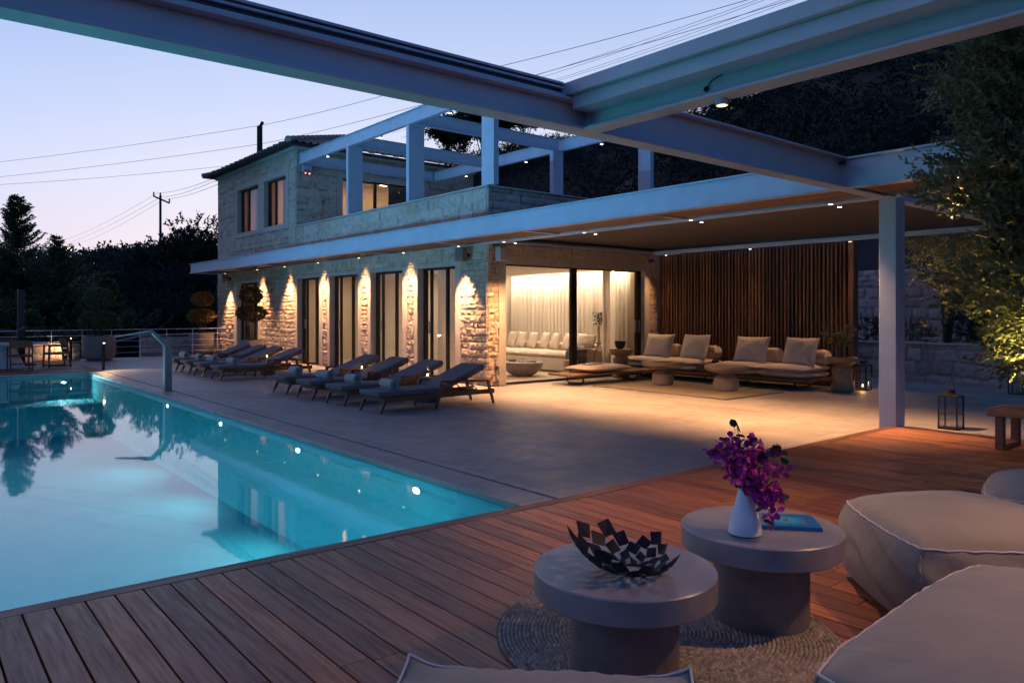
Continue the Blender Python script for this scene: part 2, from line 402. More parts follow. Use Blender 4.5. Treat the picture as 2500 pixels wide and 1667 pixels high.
def area(name, loc, power, sx, sy, col, aim=(0, 0, -1), parent=None):
    l = bpy.data.lights.new(name, 'AREA'); l.shape = 'RECTANGLE'; l.size = sx; l.size_y = sy; l.energy = power; l.color = col
    o = bpy.data.objects.new(name, l); C.objects.link(o)
    o.rotation_euler = Vector(aim).to_track_quat('-Z', 'Y').to_euler()
    if parent is not None:
        o.parent = parent; o.location = Vector(loc) - Vector(parent.location)
    else: o.location = loc
    return o

# ------------------------------------------------------------------ numpy noise and stonework
_L = np.random.default_rng(5).random((256, 256))
def vnoise(u, v):
    iu = np.floor(u).astype(int); iv = np.floor(v).astype(int); fu = u - iu; fv = v - iv
    fu = fu * fu * (3 - 2 * fu); fv = fv * fv * (3 - 2 * fv)
    a = _L[iu % 256, iv % 256]; b = _L[(iu + 1) % 256, iv % 256]; c = _L[iu % 256, (iv + 1) % 256]; d = _L[(iu + 1) % 256, (iv + 1) % 256]
    return (a * (1 - fu) + b * fu) * (1 - fv) + (c * (1 - fu) + d * fu) * fv
def fbm(u, v, o=4, g=0.5):
    s = 0; a = 1; t = 0
    for i in range(o): s = s + a * vnoise(u * 2 ** i + i * 17.3, v * 2 ** i + i * 9.1); t += a; a *= g
    return s / t - 0.5
def stonework(U, Z, hmin=0.14, hmax=0.27, wmin=0.16, wmax=0.5, seed=1, wob=0.02):
    """returns per-point stone id noise and distance to the joint"""
    rs = np.random.default_rng(seed)
    Uw = U + wob * 2 * fbm(U * 4 + 3, Z * 4, 2); Zw = Z + wob * 2 * fbm(U * 3 + 40, Z * 3 + 11, 2)
    edges = [-3.0]
    while edges[-1] < 9: edges.append(edges[-1] + rs.uniform(hmin, hmax))
    edges = np.array(edges); ci = np.clip(np.searchsorted(edges, Zw) - 1, 0, len(edges) - 2)
    dz = np.minimum(Zw - edges[ci], edges[ci + 1] - Zw)
    rid = np.zeros_like(U); du = np.zeros_like(U)
    for c in np.unique(ci):
        ww = rs.uniform(wmin, wmax, 260); ue = np.concatenate([[-42 - rs.random()], -42 + np.cumsum(ww)])
        m = ci == c; k = np.clip(np.searchsorted(ue, Uw[m]) - 1, 0, len(ue) - 2)
        du[m] = np.minimum(Uw[m] - ue[k], ue[k + 1] - Uw[m]); rid[m] = rs.random(len(ue))[k]
    return rid, np.minimum(dz, du)
def stonepanel(name, a, b, z0, z1, face, at, m, parent, amp=0.03, res=0.03, seed=1, joint=0.012, gr=0.02, fine=1.0, **kw):
    """face '-y': a,b are x, wall plane y=at looking -y; '+x': a,b are y, plane x=at looking +x; '+z' unused"""
    nu = max(2, int((b - a) / res) + 1); nv = max(2, int((z1 - z0) / res) + 1)
    U, Z = np.meshgrid(np.linspace(a, b, nu), np.linspace(z0, z1, nv))
    rid, d = stonework(U, Z, seed=seed, **kw)
    j = np.clip(1 - d / joint, 0, 1); rel = np.clip(d / 0.05, 0, 1) ** 0.6
    n1 = fbm(U * 9, Z * 9, 4, 0.65); n2 = np.abs(fbm(U * 19 + 9, Z * 19, 3, 0.6))
    h = amp * ((rid - 0.5) * 0.5 + rel * (0.4 + 1.9 * n1 * fine) - 1.5 * n2 * fine) - gr * j
    h = np.minimum(h, amp * 1.2)
    edge = np.minimum(np.minimum(U - a, b - U), np.minimum(Z - z0, z1 - Z)) < res * 0.5
    h = np.where(edge, -0.02, h)
    if face == '-y': V = np.stack([U, at - h, Z], -1)
    else: V = np.stack([at + h, U, Z], -1)
    return gridmesh(name, V.reshape(-1, 3), nu, nv, m, parent, rid.ravel(), j.ravel())

# ------------------------------------------------------------------ leaves
def leaves(P, D, ln, wd, up=0.35, rs=nrng, fold=0.0):
    """diamond leaves at points P with directions D (n,3) -> verts, quads"""
    n = len(P); D = D / (np.linalg.norm(D, axis=1, keepdims=True) + 1e-9)
    L = ln * rs.uniform(0.65, 1.25, (n, 1)); W = wd * rs.uniform(0.7, 1.2, (n, 1))
    rv = rs.normal(size=(n, 3)); rv[:, 2] += up * 3
    X = np.cross(D, rv); X /= (np.linalg.norm(X, axis=1, keepdims=True) + 1e-9)
    mid = P + D * L * 0.5
    V = np.stack([P, mid + X * W * 0.5, P + D * L, mid - X * W * 0.5], 1).reshape(-1, 3)
    return V, np.arange(4 * n).reshape(n, 4)
def twigleaves(P, D, tl, k, ln, wd, spread=0.8, rs=nrng, up=0.35):
    """k leaves along each twig starting at P in direction D"""
    n = len(P); D = D / (np.linalg.norm(D, axis=1, keepdims=True) + 1e-9)
    t = (np.arange(k) + 0.5) / k
    base = P[:, None, :] + D[:, None, :] * (tl * rs.uniform(0.6, 1.2, (n, 1, 1))) * t[None, :, None]
    dd = D[:, None, :] + spread * rs.normal(size=(n, k, 3)) * 0.8
    base = base.reshape(-1, 3); dd = dd.reshape(-1, 3)
    V, Q = leaves(base, dd, ln, wd, up, rs)
    tone = np.repeat(np.clip(rs.normal(0.5, 0.22, n), 0, 1), k); tone = np.clip(tone + rs.normal(0, 0.14, n * k), 0, 1)
    return V, Q, np.repeat(tone, 4)
def foliage(name, blobs, m, parent, dens, tl, k, ln, wd, shell=0.55, upb=0.3, spread=0.8, seed=1, droop=0.0, kind=None, lump=1.0):
    """blobs: (cx,cy,cz,rx,ry,rz); twigs grow outward from within each blob"""
    rs = np.random.default_rng(seed); Ps = []; Ds = []
    for (cx, cy, cz, rx, ry, rz) in blobs:
        n = int(dens * (rx * ry + rx * rz + ry * rz) / 3 * 4)
        u = rs.normal(size=(n, 3)); u /= np.linalg.norm(u, axis=1, keepdims=True)
        rr = shell + (1 - shell) * rs.random((n, 1)) ** 0.7
        lum = 1 + lump * (0.22 * np.sin(u[:, :1] * 5 + cx * 3) * np.sin(u[:, 1:2] * 6 + cy) + 0.15 * np.sin(u[:, 2:3] * 9 + cz))
        P = np.array([cx, cy, cz]) + u * rr * lum * np.array([rx, ry, rz])
        D = u + rs.normal(size=(n, 3)) * 0.45; D[:, 2] += upb - droop
        Ps.append(P); Ds.append(D)
    P = np.concatenate(Ps); D = np.concatenate(Ds)
    V, Q, t = twigleaves(P, D, tl, k, ln, wd, spread, rs)
    return rawmesh(name, V, Q, m, parent, t, kind=kind)
def limbs(name, specs, m, parent):
    b = MB()
    for pts, r0, r1 in specs:
        k = len(pts); b.tube(pts, [r0 + (r1 - r0) * i / (k - 1) for i in range(k)], 8)
    return b.build(name, m, parent, smooth=True, world=True)
# ------------------------------------------------------------------ camera, sky, dusk light
cam = bpy.data.objects.new('camera', bpy.data.cameras.new('camera')); C.objects.link(cam); S.camera = cam
cam.location = (0, 0, CAMH); cam.rotation_euler = (R(90), 0, R(50.4))
cam.data.sensor_width = 36; cam.data.lens = 26.32; cam.data.shift_y = -0.0284; cam.data.clip_start = 0.05; cam.data.clip_end = 4000
W = bpy.data.worlds.new('World'); S.world = W; W.use_nodes = True
def make_sky():
    nt = W.node_tree; nt.nodes.clear()
    out = nt.nodes.new('ShaderNodeOutputWorld'); bg = nt.nodes.new('ShaderNodeBackground')
    tc = nt.nodes.new('ShaderNodeTexCoord'); nm = nt.nodes.new('ShaderNodeVectorMath'); nm.operation = 'NORMALIZE'
    nt.links.new(tc.outputs['Generated'], nm.inputs[0])
    sep = nt.nodes.new('ShaderNodeSeparateXYZ'); nt.links.new(nm.outputs[0], sep.inputs[0])
    glow = ramp(nt, sep.outputs['Z'], [(0.0, (0.86, 0.66, 0.68)), (0.07, (0.84, 0.71, 0.77)), (0.16, (0.72, 0.71, 0.85)), (0.27, (0.53, 0.60, 0.83)),
                                       (0.40, (0.36, 0.47, 0.76)), (0.55, (0.16, 0.29, 0.54)), (0.75, (0.07, 0.17, 0.35)), (1.0, (0.045, 0.12, 0.27))])
    d = nt.nodes.new('ShaderNodeVectorMath'); d.operation = 'DOT_PRODUCT'; d.inputs[1].default_value = (-0.62, 0.785, 0)
    nt.links.new(nm.outputs[0], d.inputs[0])
    az = ramp(nt, d.outputs['Value'], [(0.0, (0.16, 0.34, 0.62)), (0.35, (0.40, 0.57, 0.88)), (0.60, (0.88, 0.98, 1.10)), (0.85, (1.14, 1.14, 1.12))])
    sky = nt.nodes.new('ShaderNodeTexSky'); sky.sky_type = 'NISHITA'; sky.sun_disc = False
    sky.sun_elevation = R(-3.0); sky.sun_rotation = R(-52); sky.altitude = 100
    s2 = mix(nt, 1.0, sky.outputs[0], (0.06, 0.06, 0.06), 'MULTIPLY')
    c = mix(nt, 1.0, mix(nt, 1.0, glow, az, 'MULTIPLY'), s2, 'ADD')
    nt.links.new(c, bg.inputs[0]); bg.inputs[1].default_value = 0.80
    nt.links.new(bg.outputs[0], out.inputs[0])
make_sky()
sl = bpy.data.lights.new('dusk_glow', 'SUN'); sl.energy = 0.23; sl.angle = R(40); sl.color = (1.0, 0.58, 0.52)
so = bpy.data.objects.new('dusk_glow', sl); C.objects.link(so)
so.rotation_euler = Vector((0.78, 0.36, -0.52)).to_track_quat('-Z', 'Y').to_euler()
S.view_settings.view_transform = 'Standard'; S.view_settings.look = 'None'; S.view_settings.exposure = 0.38; S.view_settings.gamma = 1
S.view_settings.use_curve_mapping = False
S.render.engine = 'CYCLES'
cy = S.cycles
cy.use_denoising = True; cy.max_bounces = 9; cy.diffuse_bounces = 4; cy.glossy_bounces = 4; cy.transparent_max_bounces = 12; cy.transmission_bounces = 6
cy.caustics_reflective = False; cy.caustics_refractive = False; cy.sample_clamp_indirect = 4.0; cy.use_light_tree = True

# ------------------------------------------------------------------ terrain
def sst(x, a, b):
    t = np.clip((x - a) / (b - a), 0, 1); return t * t * (3 - 2 * t)
def tz(X, Y):
    X = np.asarray(X, float); Y = np.asarray(Y, float)
    r = np.hypot(X, Y)
    left = -0.5 - 5.0 * sst(-X, 31.5, 38) + 3.5 * sst(-X, 60, 110)
    left = left + 26 * sst(r, 140, 330) * (0.75 + 0.5 * fbm(X / 90, Y / 90, 3))
    hill = 0.72 * sst(Y, 19.2, 19.4) + 1.9 * sst(Y, 22.05, 22.25) + 0.56 * np.clip(Y - 22.3, 0, 46) + 0.12 * np.clip(Y - 68, 0, 150)
    hill = hill * (1 - 0.85 * sst(-X, 85, 150)) * (1 - 0.75 * sst(-X, 31, 52) * (1 - sst(Y, 30, 60)))
    back = 1.2 * fbm(X / 9, Y / 9, 4) * sst(Y, 24, 34)
    z = left + hill + back
    far = sst(r, 500, 900); z = z * (1 - far) + 10 * far
    return z
def terrain():
    ax = np.unique(np.concatenate([np.linspace(-900, -200, 30), np.linspace(-200, -60, 48), np.linspace(-60, 30, 91), np.linspace(30, 200, 30), np.linspace(200, 900, 20)]))
    ay = np.unique(np.concatenate([np.linspace(-900, -120, 20), np.linspace(-120, -20, 20), np.linspace(-20, 19, 30), np.linspace(19, 24, 31), np.linspace(24, 110, 70), np.linspace(110, 900, 30)]))
    U, V = np.meshgrid(ax, ay); Z = tz(U, V)
    inp = (U > -29.8) & (U < 9) & (V > -13) & (V < 19); Z = np.where(inp, -2.4, Z)
    gridmesh('ground', np.stack([U, V, Z], -1).reshape(-1, 3), len(ax), len(ay), 'soil', kind='structure')
terrain()

# ------------------------------------------------------------------ terrace, pool, decks
PX0, PX1, PY0, PY1 = -22.95, -4.50, -4.2, 4.10
WZ = -0.205
def structure(name, m, fn, **kw):
    b = MB(); fn(b); return b.build(name, m, kind='structure', **kw)
def _pav(b):
    b.box(-29.75, 4.505, -0.6, 8, 10.05, T); b.box(-13.0, 10.05, -0.6, 8, 16.2, T); b.box(-13.0, 16.2, -0.6, 8, 19.05, T)
    b.box(-29.75, 4.56, -0.6, -29.7, 4.57, T - .01)
structure('paving', 'paving', _pav)
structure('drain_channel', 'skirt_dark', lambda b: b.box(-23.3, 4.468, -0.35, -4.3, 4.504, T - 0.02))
def _cop(b):
    x = -23.30
    while x < -4.4:
        e = min(x + 1.15, -4.3); b.box(x + .0015, 4.10, -0.19, e - .0015, 4.466, T, r=rng.random()); x = e
    y = PY0
    while y < 4.09:
        e = min(y + 1.15, 4.098); b.box(-23.30, y + .0015, -0.19, -22.95, e - .0015, T, r=rng.random()); y = e
structure('pool_coping', 'paving', _cop, bev=0.006)
def _pool(b):
    zb = -1.55
    b.box(PX0 - .3, PY0 - .3, zb - .2, PX1 + .4, PY1 + .3, zb)
    b.box(PX0 - .3, PY1 + .004, zb, PX1 + .4, PY1 + .3, -0.192); b.box(PX0 - .3, PY0 - .3, zb, PX1 + .4, PY0, -0.02)
    b.box(PX0 - .3, PY0, zb, PX0 - .004, PY1, -0.192); b.box(PX1, PY0, zb, PX1 + .06, PY1, -0.03)
    b.box(PX0, PY0, zb, PX0 + 1.6, PY1, zb + .75)
structure('pool_basin', 'pool_lining', _pool)
structure('pool_water', 'pool_water', lambda b: b.add([(PX0 + .001, PY0 + .001, WZ), (PX1 - .001, PY0 + .001, WZ), (PX1 - .001, PY1 + .002, WZ), (PX0 + .001, PY1 + .002, WZ)], [(0, 1, 2, 3)]))
def pool_light(x, y, z, aim, label, power=70, col=(0.72, 0.98, 1.0), size=140):
    t = thing('pool_light', label, 'pool light', (x, y, z), 0, 'underwater lamps on the pool wall')
    a = Vector(aim); ax = Vector((aim[0], aim[1], 0)).normalized()
    p = Vector((x, y, z))
    b = MB(); b.tube([p, p + ax * 0.02], 0.075, 24); b.build('rim', 'white_rail', t, world=True, smooth=True).scale = (1, 1, .5)
    b = MB(); b.tube([p + ax * 0.012, p + ax * 0.028], 0.055, 24); b.build('lens', 'pool_lens', t, world=True).scale = (1, 1, .48)
    l = bpy.data.lights.new('pool_lamp', 'SPOT'); l.energy = power; l.color = col; l.spot_size = R(size); l.spot_blend = 0.7; l.shadow_soft_size = 0.06
    o = bpy.data.objects.new('pool_lamp', l); C.objects.link(o); o.parent = t; o.location = ax * 0.06
    o.rotation_euler = a.to_track_quat('-Z', 'Y').to_euler()
    return t
for x, lb in ((-15.35, 'farthest of the four glowing lamps along the long pool wall'), (-12.31, 'glowing pool lamp straight below the nearer loungers, second from the shower end'),
              (-9.32, 'glowing pool lamp in the long wall, third from the shower'), (-6.45, 'largest, nearest glowing lamp in the long pool wall by the wood deck')):
    pool_light(x, PY1, -0.30, (0, -1, -0.55), lb)
pool_light(PX0, 3.5, -0.36, (1, 0, -0.1), 'white lamp shining under water at the far end wall of the pool', 110)
for i, x in enumerate((-22.0, -19.6, -17.2, -14.8, -12.4, -10.0, -7.9)):
    pool_light(x, PY0 + .001, -0.40, (0, 1, 0.44), 'added unseen lamp under water on the near long wall, throwing blue on the fascia', 1300, (0.16, 0.46, 1.0), 36)  # unseen lamps added to cast blue on the fascia and upper wall
for y in (2.2, -0.6, -3.2): pool_light(PX1 - .001, y, -0.42, (-1, 0, -0.25), 'added unseen lamp on the pool wall below the edge of the near wood deck', 120, (0.25, 0.88, 1.0))  # hidden lamps added to brighten the basin from the deck side

pool_fill = area('pool_fill_light', (-13.6, PY0 + .25, -0.60), 400, 17.0, .5, (0.26, 0.84, 1.0), aim=(0, 1, -0.9))  # unseen area light without a fitting, added to light the basin evenly
for i, (x, y) in enumerate(((-8.6, 1.9), (-17.5, 1.4))):
    o = MB().lathe([(0, 0), (.11, 0), (.12, .012), (.09, .02), (0, .02)], (0, 0, 0), 28).build('pool_inlet', 'white_rail', smooth=True); o.location = (x, y, -1.55); tag(o, ('nearer' if i == 0 else 'farther') + ' round white inlet on the pool floor', 'pool inlet')
def edgex(y):
    return float(np.interp(y, [-6, 0.4, 4.3, 10.3], [-4.68, -4.546, -4.415, -4.458]))
def neardeck():
    b = MB(); y = -5.02; g = 0.009; p = 0.138
    while y < 10.16:
        y1 = min(y + p - g, 10.165); x = edgex(y) + 0.118; first = True
        if y > 10.1: break
        while x < 4.6:
            e = x + (rng.uniform(0.8, 2.6) if first else rng.uniform(1.8, 3.6)); first = False; e = min(e, 4.7)
            x0b = edgex(y) + .118 if x < -4 else x; x1b = edgex(y1) + .118 if x < -4 else x
            # leave the grate opening free
            if not (6.50 < (y + y1) / 2 < 6.95 and x < -1.4 and e > -2.42):
                b.hexa([(x0b, y, -.026), (e - .002, y, -.026), (e - .002, y1, -.026), (x1b, y1, -.026), (x0b, y, 0), (e - .002, y, 0), (e - .002, y1, 0), (x1b, y1, 0)], r=rng.random())
            else:
                if x < -2.43: b.box(x, y, -.026, -2.43, y1, 0, r=rng.random())
                if e > -1.4: b.box(-1.4, y, -.026, e, y1, 0, r=rng.random())
            x = e
        y += p
    o = b.build('deck', 'deck_wood', kind='structure', bev=0.003)
    b = MB(); ys = [-5.0, -2.9, -.75, 1.9, 4.33, 6.6, 8.4, 10.29]
    for a, c in zip(ys[:-1], ys[1:]):
        xa, xc = edgex(a), edgex(c)
        b.hexa([(xa, a + .002, -.03), (xa + .112, a + .002, -.03), (xc + .112, c - .002, -.03), (xc, c - .002, -.03), (xa, a + .002, .001), (xa + .112, a + .002, .001), (xc + .112, c - .002, .001), (xc, c - .002, .001)], r=rng.random())
    b.build('deck_edge_board', 'deck_wood_edge', kind='structure', bev=0.003)
    b = MB(); x = edgex(10.29) + .114
    while x < 4.6:
        e = min(x + 2.4, 4.7); b.box(x, 10.175, -.03, e - .003, 10.29, .001, r=rng.random()); x = e
    b.build('deck_end_board', 'deck_wood', kind='structure', bev=0.003)
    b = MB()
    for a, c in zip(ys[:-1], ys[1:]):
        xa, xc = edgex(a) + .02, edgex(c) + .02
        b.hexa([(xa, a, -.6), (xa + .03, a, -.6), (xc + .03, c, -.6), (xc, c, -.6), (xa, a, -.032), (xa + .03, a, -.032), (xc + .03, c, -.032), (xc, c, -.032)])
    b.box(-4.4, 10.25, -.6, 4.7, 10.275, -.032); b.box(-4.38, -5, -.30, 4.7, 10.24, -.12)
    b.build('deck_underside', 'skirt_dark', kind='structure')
neardeck()
def grate():
    t = thing('floor_grate', 'metal drain grate let into the wood deck behind the middle beanbag', 'grate', (-1.9, 6.72, 0))
    b = MB(); b.box(-2.42, 6.50, -.02, -1.41, 6.53, .002); b.box(-2.42, 6.90, -.02, -1.41, 6.93, .002); b.box(-2.42, 6.53, -.02, -2.39, 6.90, .002); b.build('frame', 'dark_frame', t, world=True)
    b = MB()
    for i in range(20): b.box(-2.38 + i * .048, 6.53, -.018, -2.372 + i * .048, 6.90, -.001)
    for j in range(6): b.box(-2.385, 6.56 + j * .06, -.017, -1.42, 6.566 + j * .06, -.003)
    b.build('bars', 'steel', t, world=True)
grate()
def fardeck():
    b = MB(); x = -29.4
    while x < -23.45:
        yy = 4.55 + 0.02 * rng.random(); y = -6
        while y < yy - .05:
            e = min(y + rng.uniform(1.6, 3.2), yy if y > 2 else 9); e = min(e, 4.548); b.box(x, y, T - .02, x + .118, e - .003, T + .004, r=rng.random()); y = e
        x += .124
    b.build('far_wood_deck', 'deck_wood_edge', kind='structure', bev=0.003)
    structure('far_deck_base', 'skirt_dark', lambda q: q.box(-29.7, -6, -.6, -23.31, 4.556, T - .03))
fardeck()
structure('lounge_floor_edge', 'paving', lambda b: b.box(-29.75, -6.1, -.62, -29.42, 4.5, T - .005))

# ------------------------------------------------------------------ house
FY = 10.09; WX = -13.05; BX = -30.82; UX = -23.2; FZ = 3.37
house = thing('house', 'two-storey pale stone villa with tiled roof, flat white canopy and glass doors behind the loungers', 'house', (-22, 10.2, T))
def part(name, m, fn, bev=0, smooth=False, parent=house):
    b = MB(); fn(b); return b.build(name, m, parent, bev=bev, smooth=smooth, world=True)
DOORS = [(-28.63, -26.45), (-23.10, -21.47), (-20.77, -19.0), (-18.28, -16.61), (-15.89, -14.27)]
HT = 2.585; SK = dict(hmin=.10, hmax=.20, wmin=.12, wmax=.36, gr=.007)
rough = [(BX, -28.93), (-26.25, -23.27), (-21.27, -20.93), (-18.83, -18.42), (-16.42, -16.05), (-14.07, WX + 0.02)]
def _core(b):
    prev = BX + .02
    for a, c in DOORS: b.box(prev, FY + .03, T, a, FY + .30, 3.02); prev = c
    b.box(prev, FY + .03, T, WX - .03, FY + .30, 3.02)
    for a, c in DOORS: b.box(a, FY + .03, HT + .005, c, FY + .30, 3.02)
    b.box(WX - .30, FY + .30, T, WX - .03, 10.62, 3.02); b.box(WX - .30, 15.36, T, WX - .03, 17.2, 3.02); b.box(WX - .30, 10.62, 2.595, WX - .03, 15.36, 3.02)
    b.box(BX + .02, FY + .30, T, BX + .3, 17.2, 3.02); b.box(BX + .3, 17.0, T, WX - .3, 17.2, 3.02)
part('wall', 'smooth_stone', _core)
for i, (a, c) in enumerate(rough):
    stonepanel('wall', a, c, T, 2.68, '-y', FY, 'rough_stone', house, amp=0.034, res=0.018, seed=3, **SK)
stonepanel('wall', BX, WX + .02, 2.68, 3.05, '-y', FY, 'wall_stone', house, amp=0.018, res=0.04, seed=3)
stonepanel('wall', FY - .02, 10.42, T, 3.05, '+x', WX, 'rough_stone', house, amp=0.034, res=0.018, seed=8, **SK)
stonepanel('wall', 10.42, 15.55, 2.78, 3.05, '+x', WX, 'wall_stone', house, amp=0.02, res=0.04, seed=8)
stonepanel('wall', 15.55, 15.90, T, 3.05, '+x', WX, 'rough_stone', house, amp=0.03, res=0.025, seed=8, **SK)
for _a, _c in DOORS:
    def _surr(b, a=_a, c=_c):
        w0 = .17 if a > -28 else .30
        b.box(a - w0, FY - .006, T, a, FY + .035, HT); b.box(c, FY - .006, T, c + .20, FY + .035, HT)
        b.box(a - w0, FY - .007, HT, c + .2, FY + .034, 2.685)
        b.box(a - w0 - .12, FY - .012, 1.15, a - w0 + .03, FY + .03, 1.285); b.box(c + .17, FY - .012, 1.15, c + .30, FY + .03, 1.285)
    part('door_surround', 'smooth_stone', _surr, bev=0.004)
def _surr(b):
    b.box(WX - .035, 10.42, T, WX + .006, 10.62, 2.59); b.box(WX - .035, 15.36, T, WX + .006, 15.56, 2.59); b.box(WX - .034, 10.42, 2.59, WX + .007, 15.56, 2.785)
    b.box(WX - .02, 10.28, 1.15, WX + .012, 10.45, 1.285); b.box(WX - .02, 15.5, 1.15, WX + .012, 15.7, 1.285)
part('door_surround', 'smooth_stone', _surr, bev=0.004)
def ydoor(a, c, zb, zt, y, stiles, handle=True, name='door', parent=house):
    """sliding door in a wall facing -y; stiles: x fractions of extra uprights"""
    b = MB(); b.box(a, y, zt - .05, c, y + .09, zt); b.box(a, y, zb, c, y + .09, zb + .035)
    b.box(a, y, zb + .035, a + .09, y + .09, zt - .05); b.box(c - .05, y, zb + .035, c, y + .09, zt - .05)
    for s, w in stiles: b.box(a + (c - a) * s, y - .01, zb + .036, a + (c - a) * s + w, y + .06, zt - .051)
    d = b.build(name, 'dark_frame', parent, world=True)
    b = MB(); b.box(a + .06, y + .035, zb + .03, c - .04, y + .045, zt - .04); b.build('glass', 'window_glass', d, world=False) if 0 else _child(b, 'glass', 'window_glass', d, parent)
    if handle:
        b = MB(); s = stiles[0][0]; hx = a + (c - a) * s; b.box(hx - .012, y - .055, .98, hx + .035, y - .012, 1.28); _child(b, 'handle', 'steel', d, parent)
    return d
def _child(b, name, m, d, root):
    o = b.build(name, m, None)
    me = o.data; off = np.array(root.matrix_basis.translation, dtype=np.float32)
    co = np.empty(len(me.vertices) * 3, dtype=np.float32); me.vertices.foreach_get('co', co); co = co.reshape(-1, 3) - off
    me.vertices.foreach_set('co', co.ravel()); me.update(); o.parent = d; return o
for i, (a, c) in enumerate(DOORS):
    ydoor(a, c, T, HT, FY + .17, [(0.20, .05), (0.62, .07)])
def bigdoor():
    x = WX - .22; zt = 2.59
    b = MB(); b.box(x, 10.62, zt - .03, x + .09, 15.36, zt); b.box(x, 10.62, T, x + .09, 15.36, T + .035)
    b.box(x, 12.80, T + .035, x + .09, 12.98, zt - .03); b.box(x, 15.20, T + .035, x + .09, 15.36, zt - .03); b.box(x, 10.62, T + .035, x + .09, 10.65, zt - .03)
    d = b.build('door', 'dark_frame', house, world=True)
    b = MB(); b.box(x + .04, 10.64, T + .03, x + .05, 15.22, zt - .02); _child(b, 'glass', 'window_glass', d, house)
    b = MB(); b.box(x + .09, 15.10, .98, x + .13, 15.14, 1.30); b.box(x + .09, 15.24, .98, x + .13, 15.28, 1.30); _child(b, 'handle', 'steel', d, house)
bigdoor()
# upper floor
WIN = [(-28.58, -26.47), (-25.93, -24.03)]
def _uc(b):
    z0, z1 = 3.05, 6.86
    b.box(BX + .02, FY + .03, z0, -28.58, FY + .35, z1); b.box(-26.47, FY + .03, z0, -25.93, FY + .35, z1); b.box(-24.03, FY + .03, z0, UX - .03, FY + .35, z1)
    for a, c in WIN: b.box(a, FY + .03, z0, c, FY + .35, 4.47); b.box(a, FY + .03, 6.10, c, FY + .35, z1)
    b.box(UX - .35, FY + .35, z0, UX - .03, 11.75, z1); b.box(UX - .35, 15.0, z0, UX - .03, 17.25, z1); b.box(UX - .35, 11.75, 6.05, UX - .03, 15.0, z1)
    b.box(BX + .02, FY + .35, z0, BX + .3, 17.25, z1); b.box(BX + .3, 17.0, z0, UX - .35, 17.25, z1)
    b.box(BX + .3, FY + .35, 6.60, UX - .35, 17.0, 6.70)
part('upper_wall', 'smooth_stone', _uc)
for (a, c, z0, z1) in ((BX, -28.78, 3.05, 6.88), (-28.78, -23.83, 3.05, 4.30), (-28.78, -23.83, 6.28, 6.88), (-23.83, UX + .01, 3.05, 6.88), (UX + .01, WX + .02, 3.05, 4.27)):
    stonepanel('upper_wall', a, c, z0, z1, '-y', FY, 'wall_stone', house, amp=0.022, res=0.045, seed=21, hmin=.16, hmax=.30, wmin=.2, wmax=.6)
for (a, c, z0, z1) in ((FY - .01, 11.55, 3.3, 6.88), (11.55, 15.2, 6.22, 6.88), (15.2, 17.27, 3.3, 6.88)):
    stonepanel('upper_wall', a, c, z0, z1, '+x', UX, 'wall_stone', house, amp=0.022, res=0.045, seed=31, hmin=.16, hmax=.30, wmin=.2, wmax=.6)
stonepanel('parapet', FY - .01, 16.2, 3.3, 4.27, '+x', WX, 'wall_stone', house, amp=0.022, res=0.045, seed=41, hmin=.16, hmax=.30, wmin=.2, wmax=.6)
def _us(b):
    for a, c in WIN:
        l = .20 if a < -26 else .24
        b.box(a - l, FY - .006, 4.30, a, FY + .035, 6.28); b.box(a, FY - .007, 6.10, c, FY + .034, 6.28); b.box(a, FY - .02, 4.30, c, FY + .034, 4.47)
    b.box(-26.47, FY - .006, 4.30, -26.17, FY + .035, 6.28); b.box(-24.03, FY - .006, 4.30, -23.83, FY + .035, 6.28)
    b.box(UX - .035, 11.55, 3.3, UX + .006, 11.75, 6.22); b.box(UX - .035, 15.0, 3.3, UX + .006, 15.2, 6.22); b.box(UX - .034, 11.75, 6.05, UX + .007, 15.0, 6.22)
    b.box(UX - .01, FY - .035, 4.275, WX + .05, FY + .30, 4.31); b.box(WX - .27, FY + .30, 4.275, WX + .05, 16.2, 4.31)
part('trim', 'smooth_stone', _us, bev=0.004)
part('parapet', 'smooth_stone', lambda b: (b.box(UX - .02, FY + .03, 3.05, WX - .03, FY + .27, 4.27), b.box(WX - .25, FY + .27, 3.05, WX - .03, 16.18, 4.27), b.box(UX - .02, FY + .27, 3.05, WX - .25, 17.2, 3.36)))
def _cornice(b):
    pr = [(0, 0), (.05, 0), (.09, .04), (.10, .07), (.10, .12), (0, .12)]
    b.prism([(FY - .005 - u, 6.80 + w) for u, w in pr], BX - .05, UX + .05, 'x'); b.prism([(UX + .005 + u, 6.80 + w) for u, w in pr], FY - .05, 17.3, 'y')
part('cornice', 'smooth_stone', _cornice)
for i, (a, c) in enumerate(WIN):
    ydoor(a, c, 4.47, 6.10, FY + .16, [(0.30, .05), (0.34, .04)], handle=False, name='window')
def upwin():
    x = UX - .2
    b = MB(); b.box(x, 11.75, 6.0, x + .07, 15.0, 6.05); b.box(x, 13.02, 3.4, x + .07, 13.12, 6.0); b.box(x, 11.75, 3.4, x + .07, 11.80, 6.0); b.box(x, 14.9, 3.4, x + .07, 15.0, 6.0)
    d = b.build('window', 'dark_frame', house, world=True)
    b = MB(); b.box(x + .03, 11.78, 3.4, x + .04, 14.95, 6.02); _child(b, 'glass', 'window_glass', d, house)
upwin()
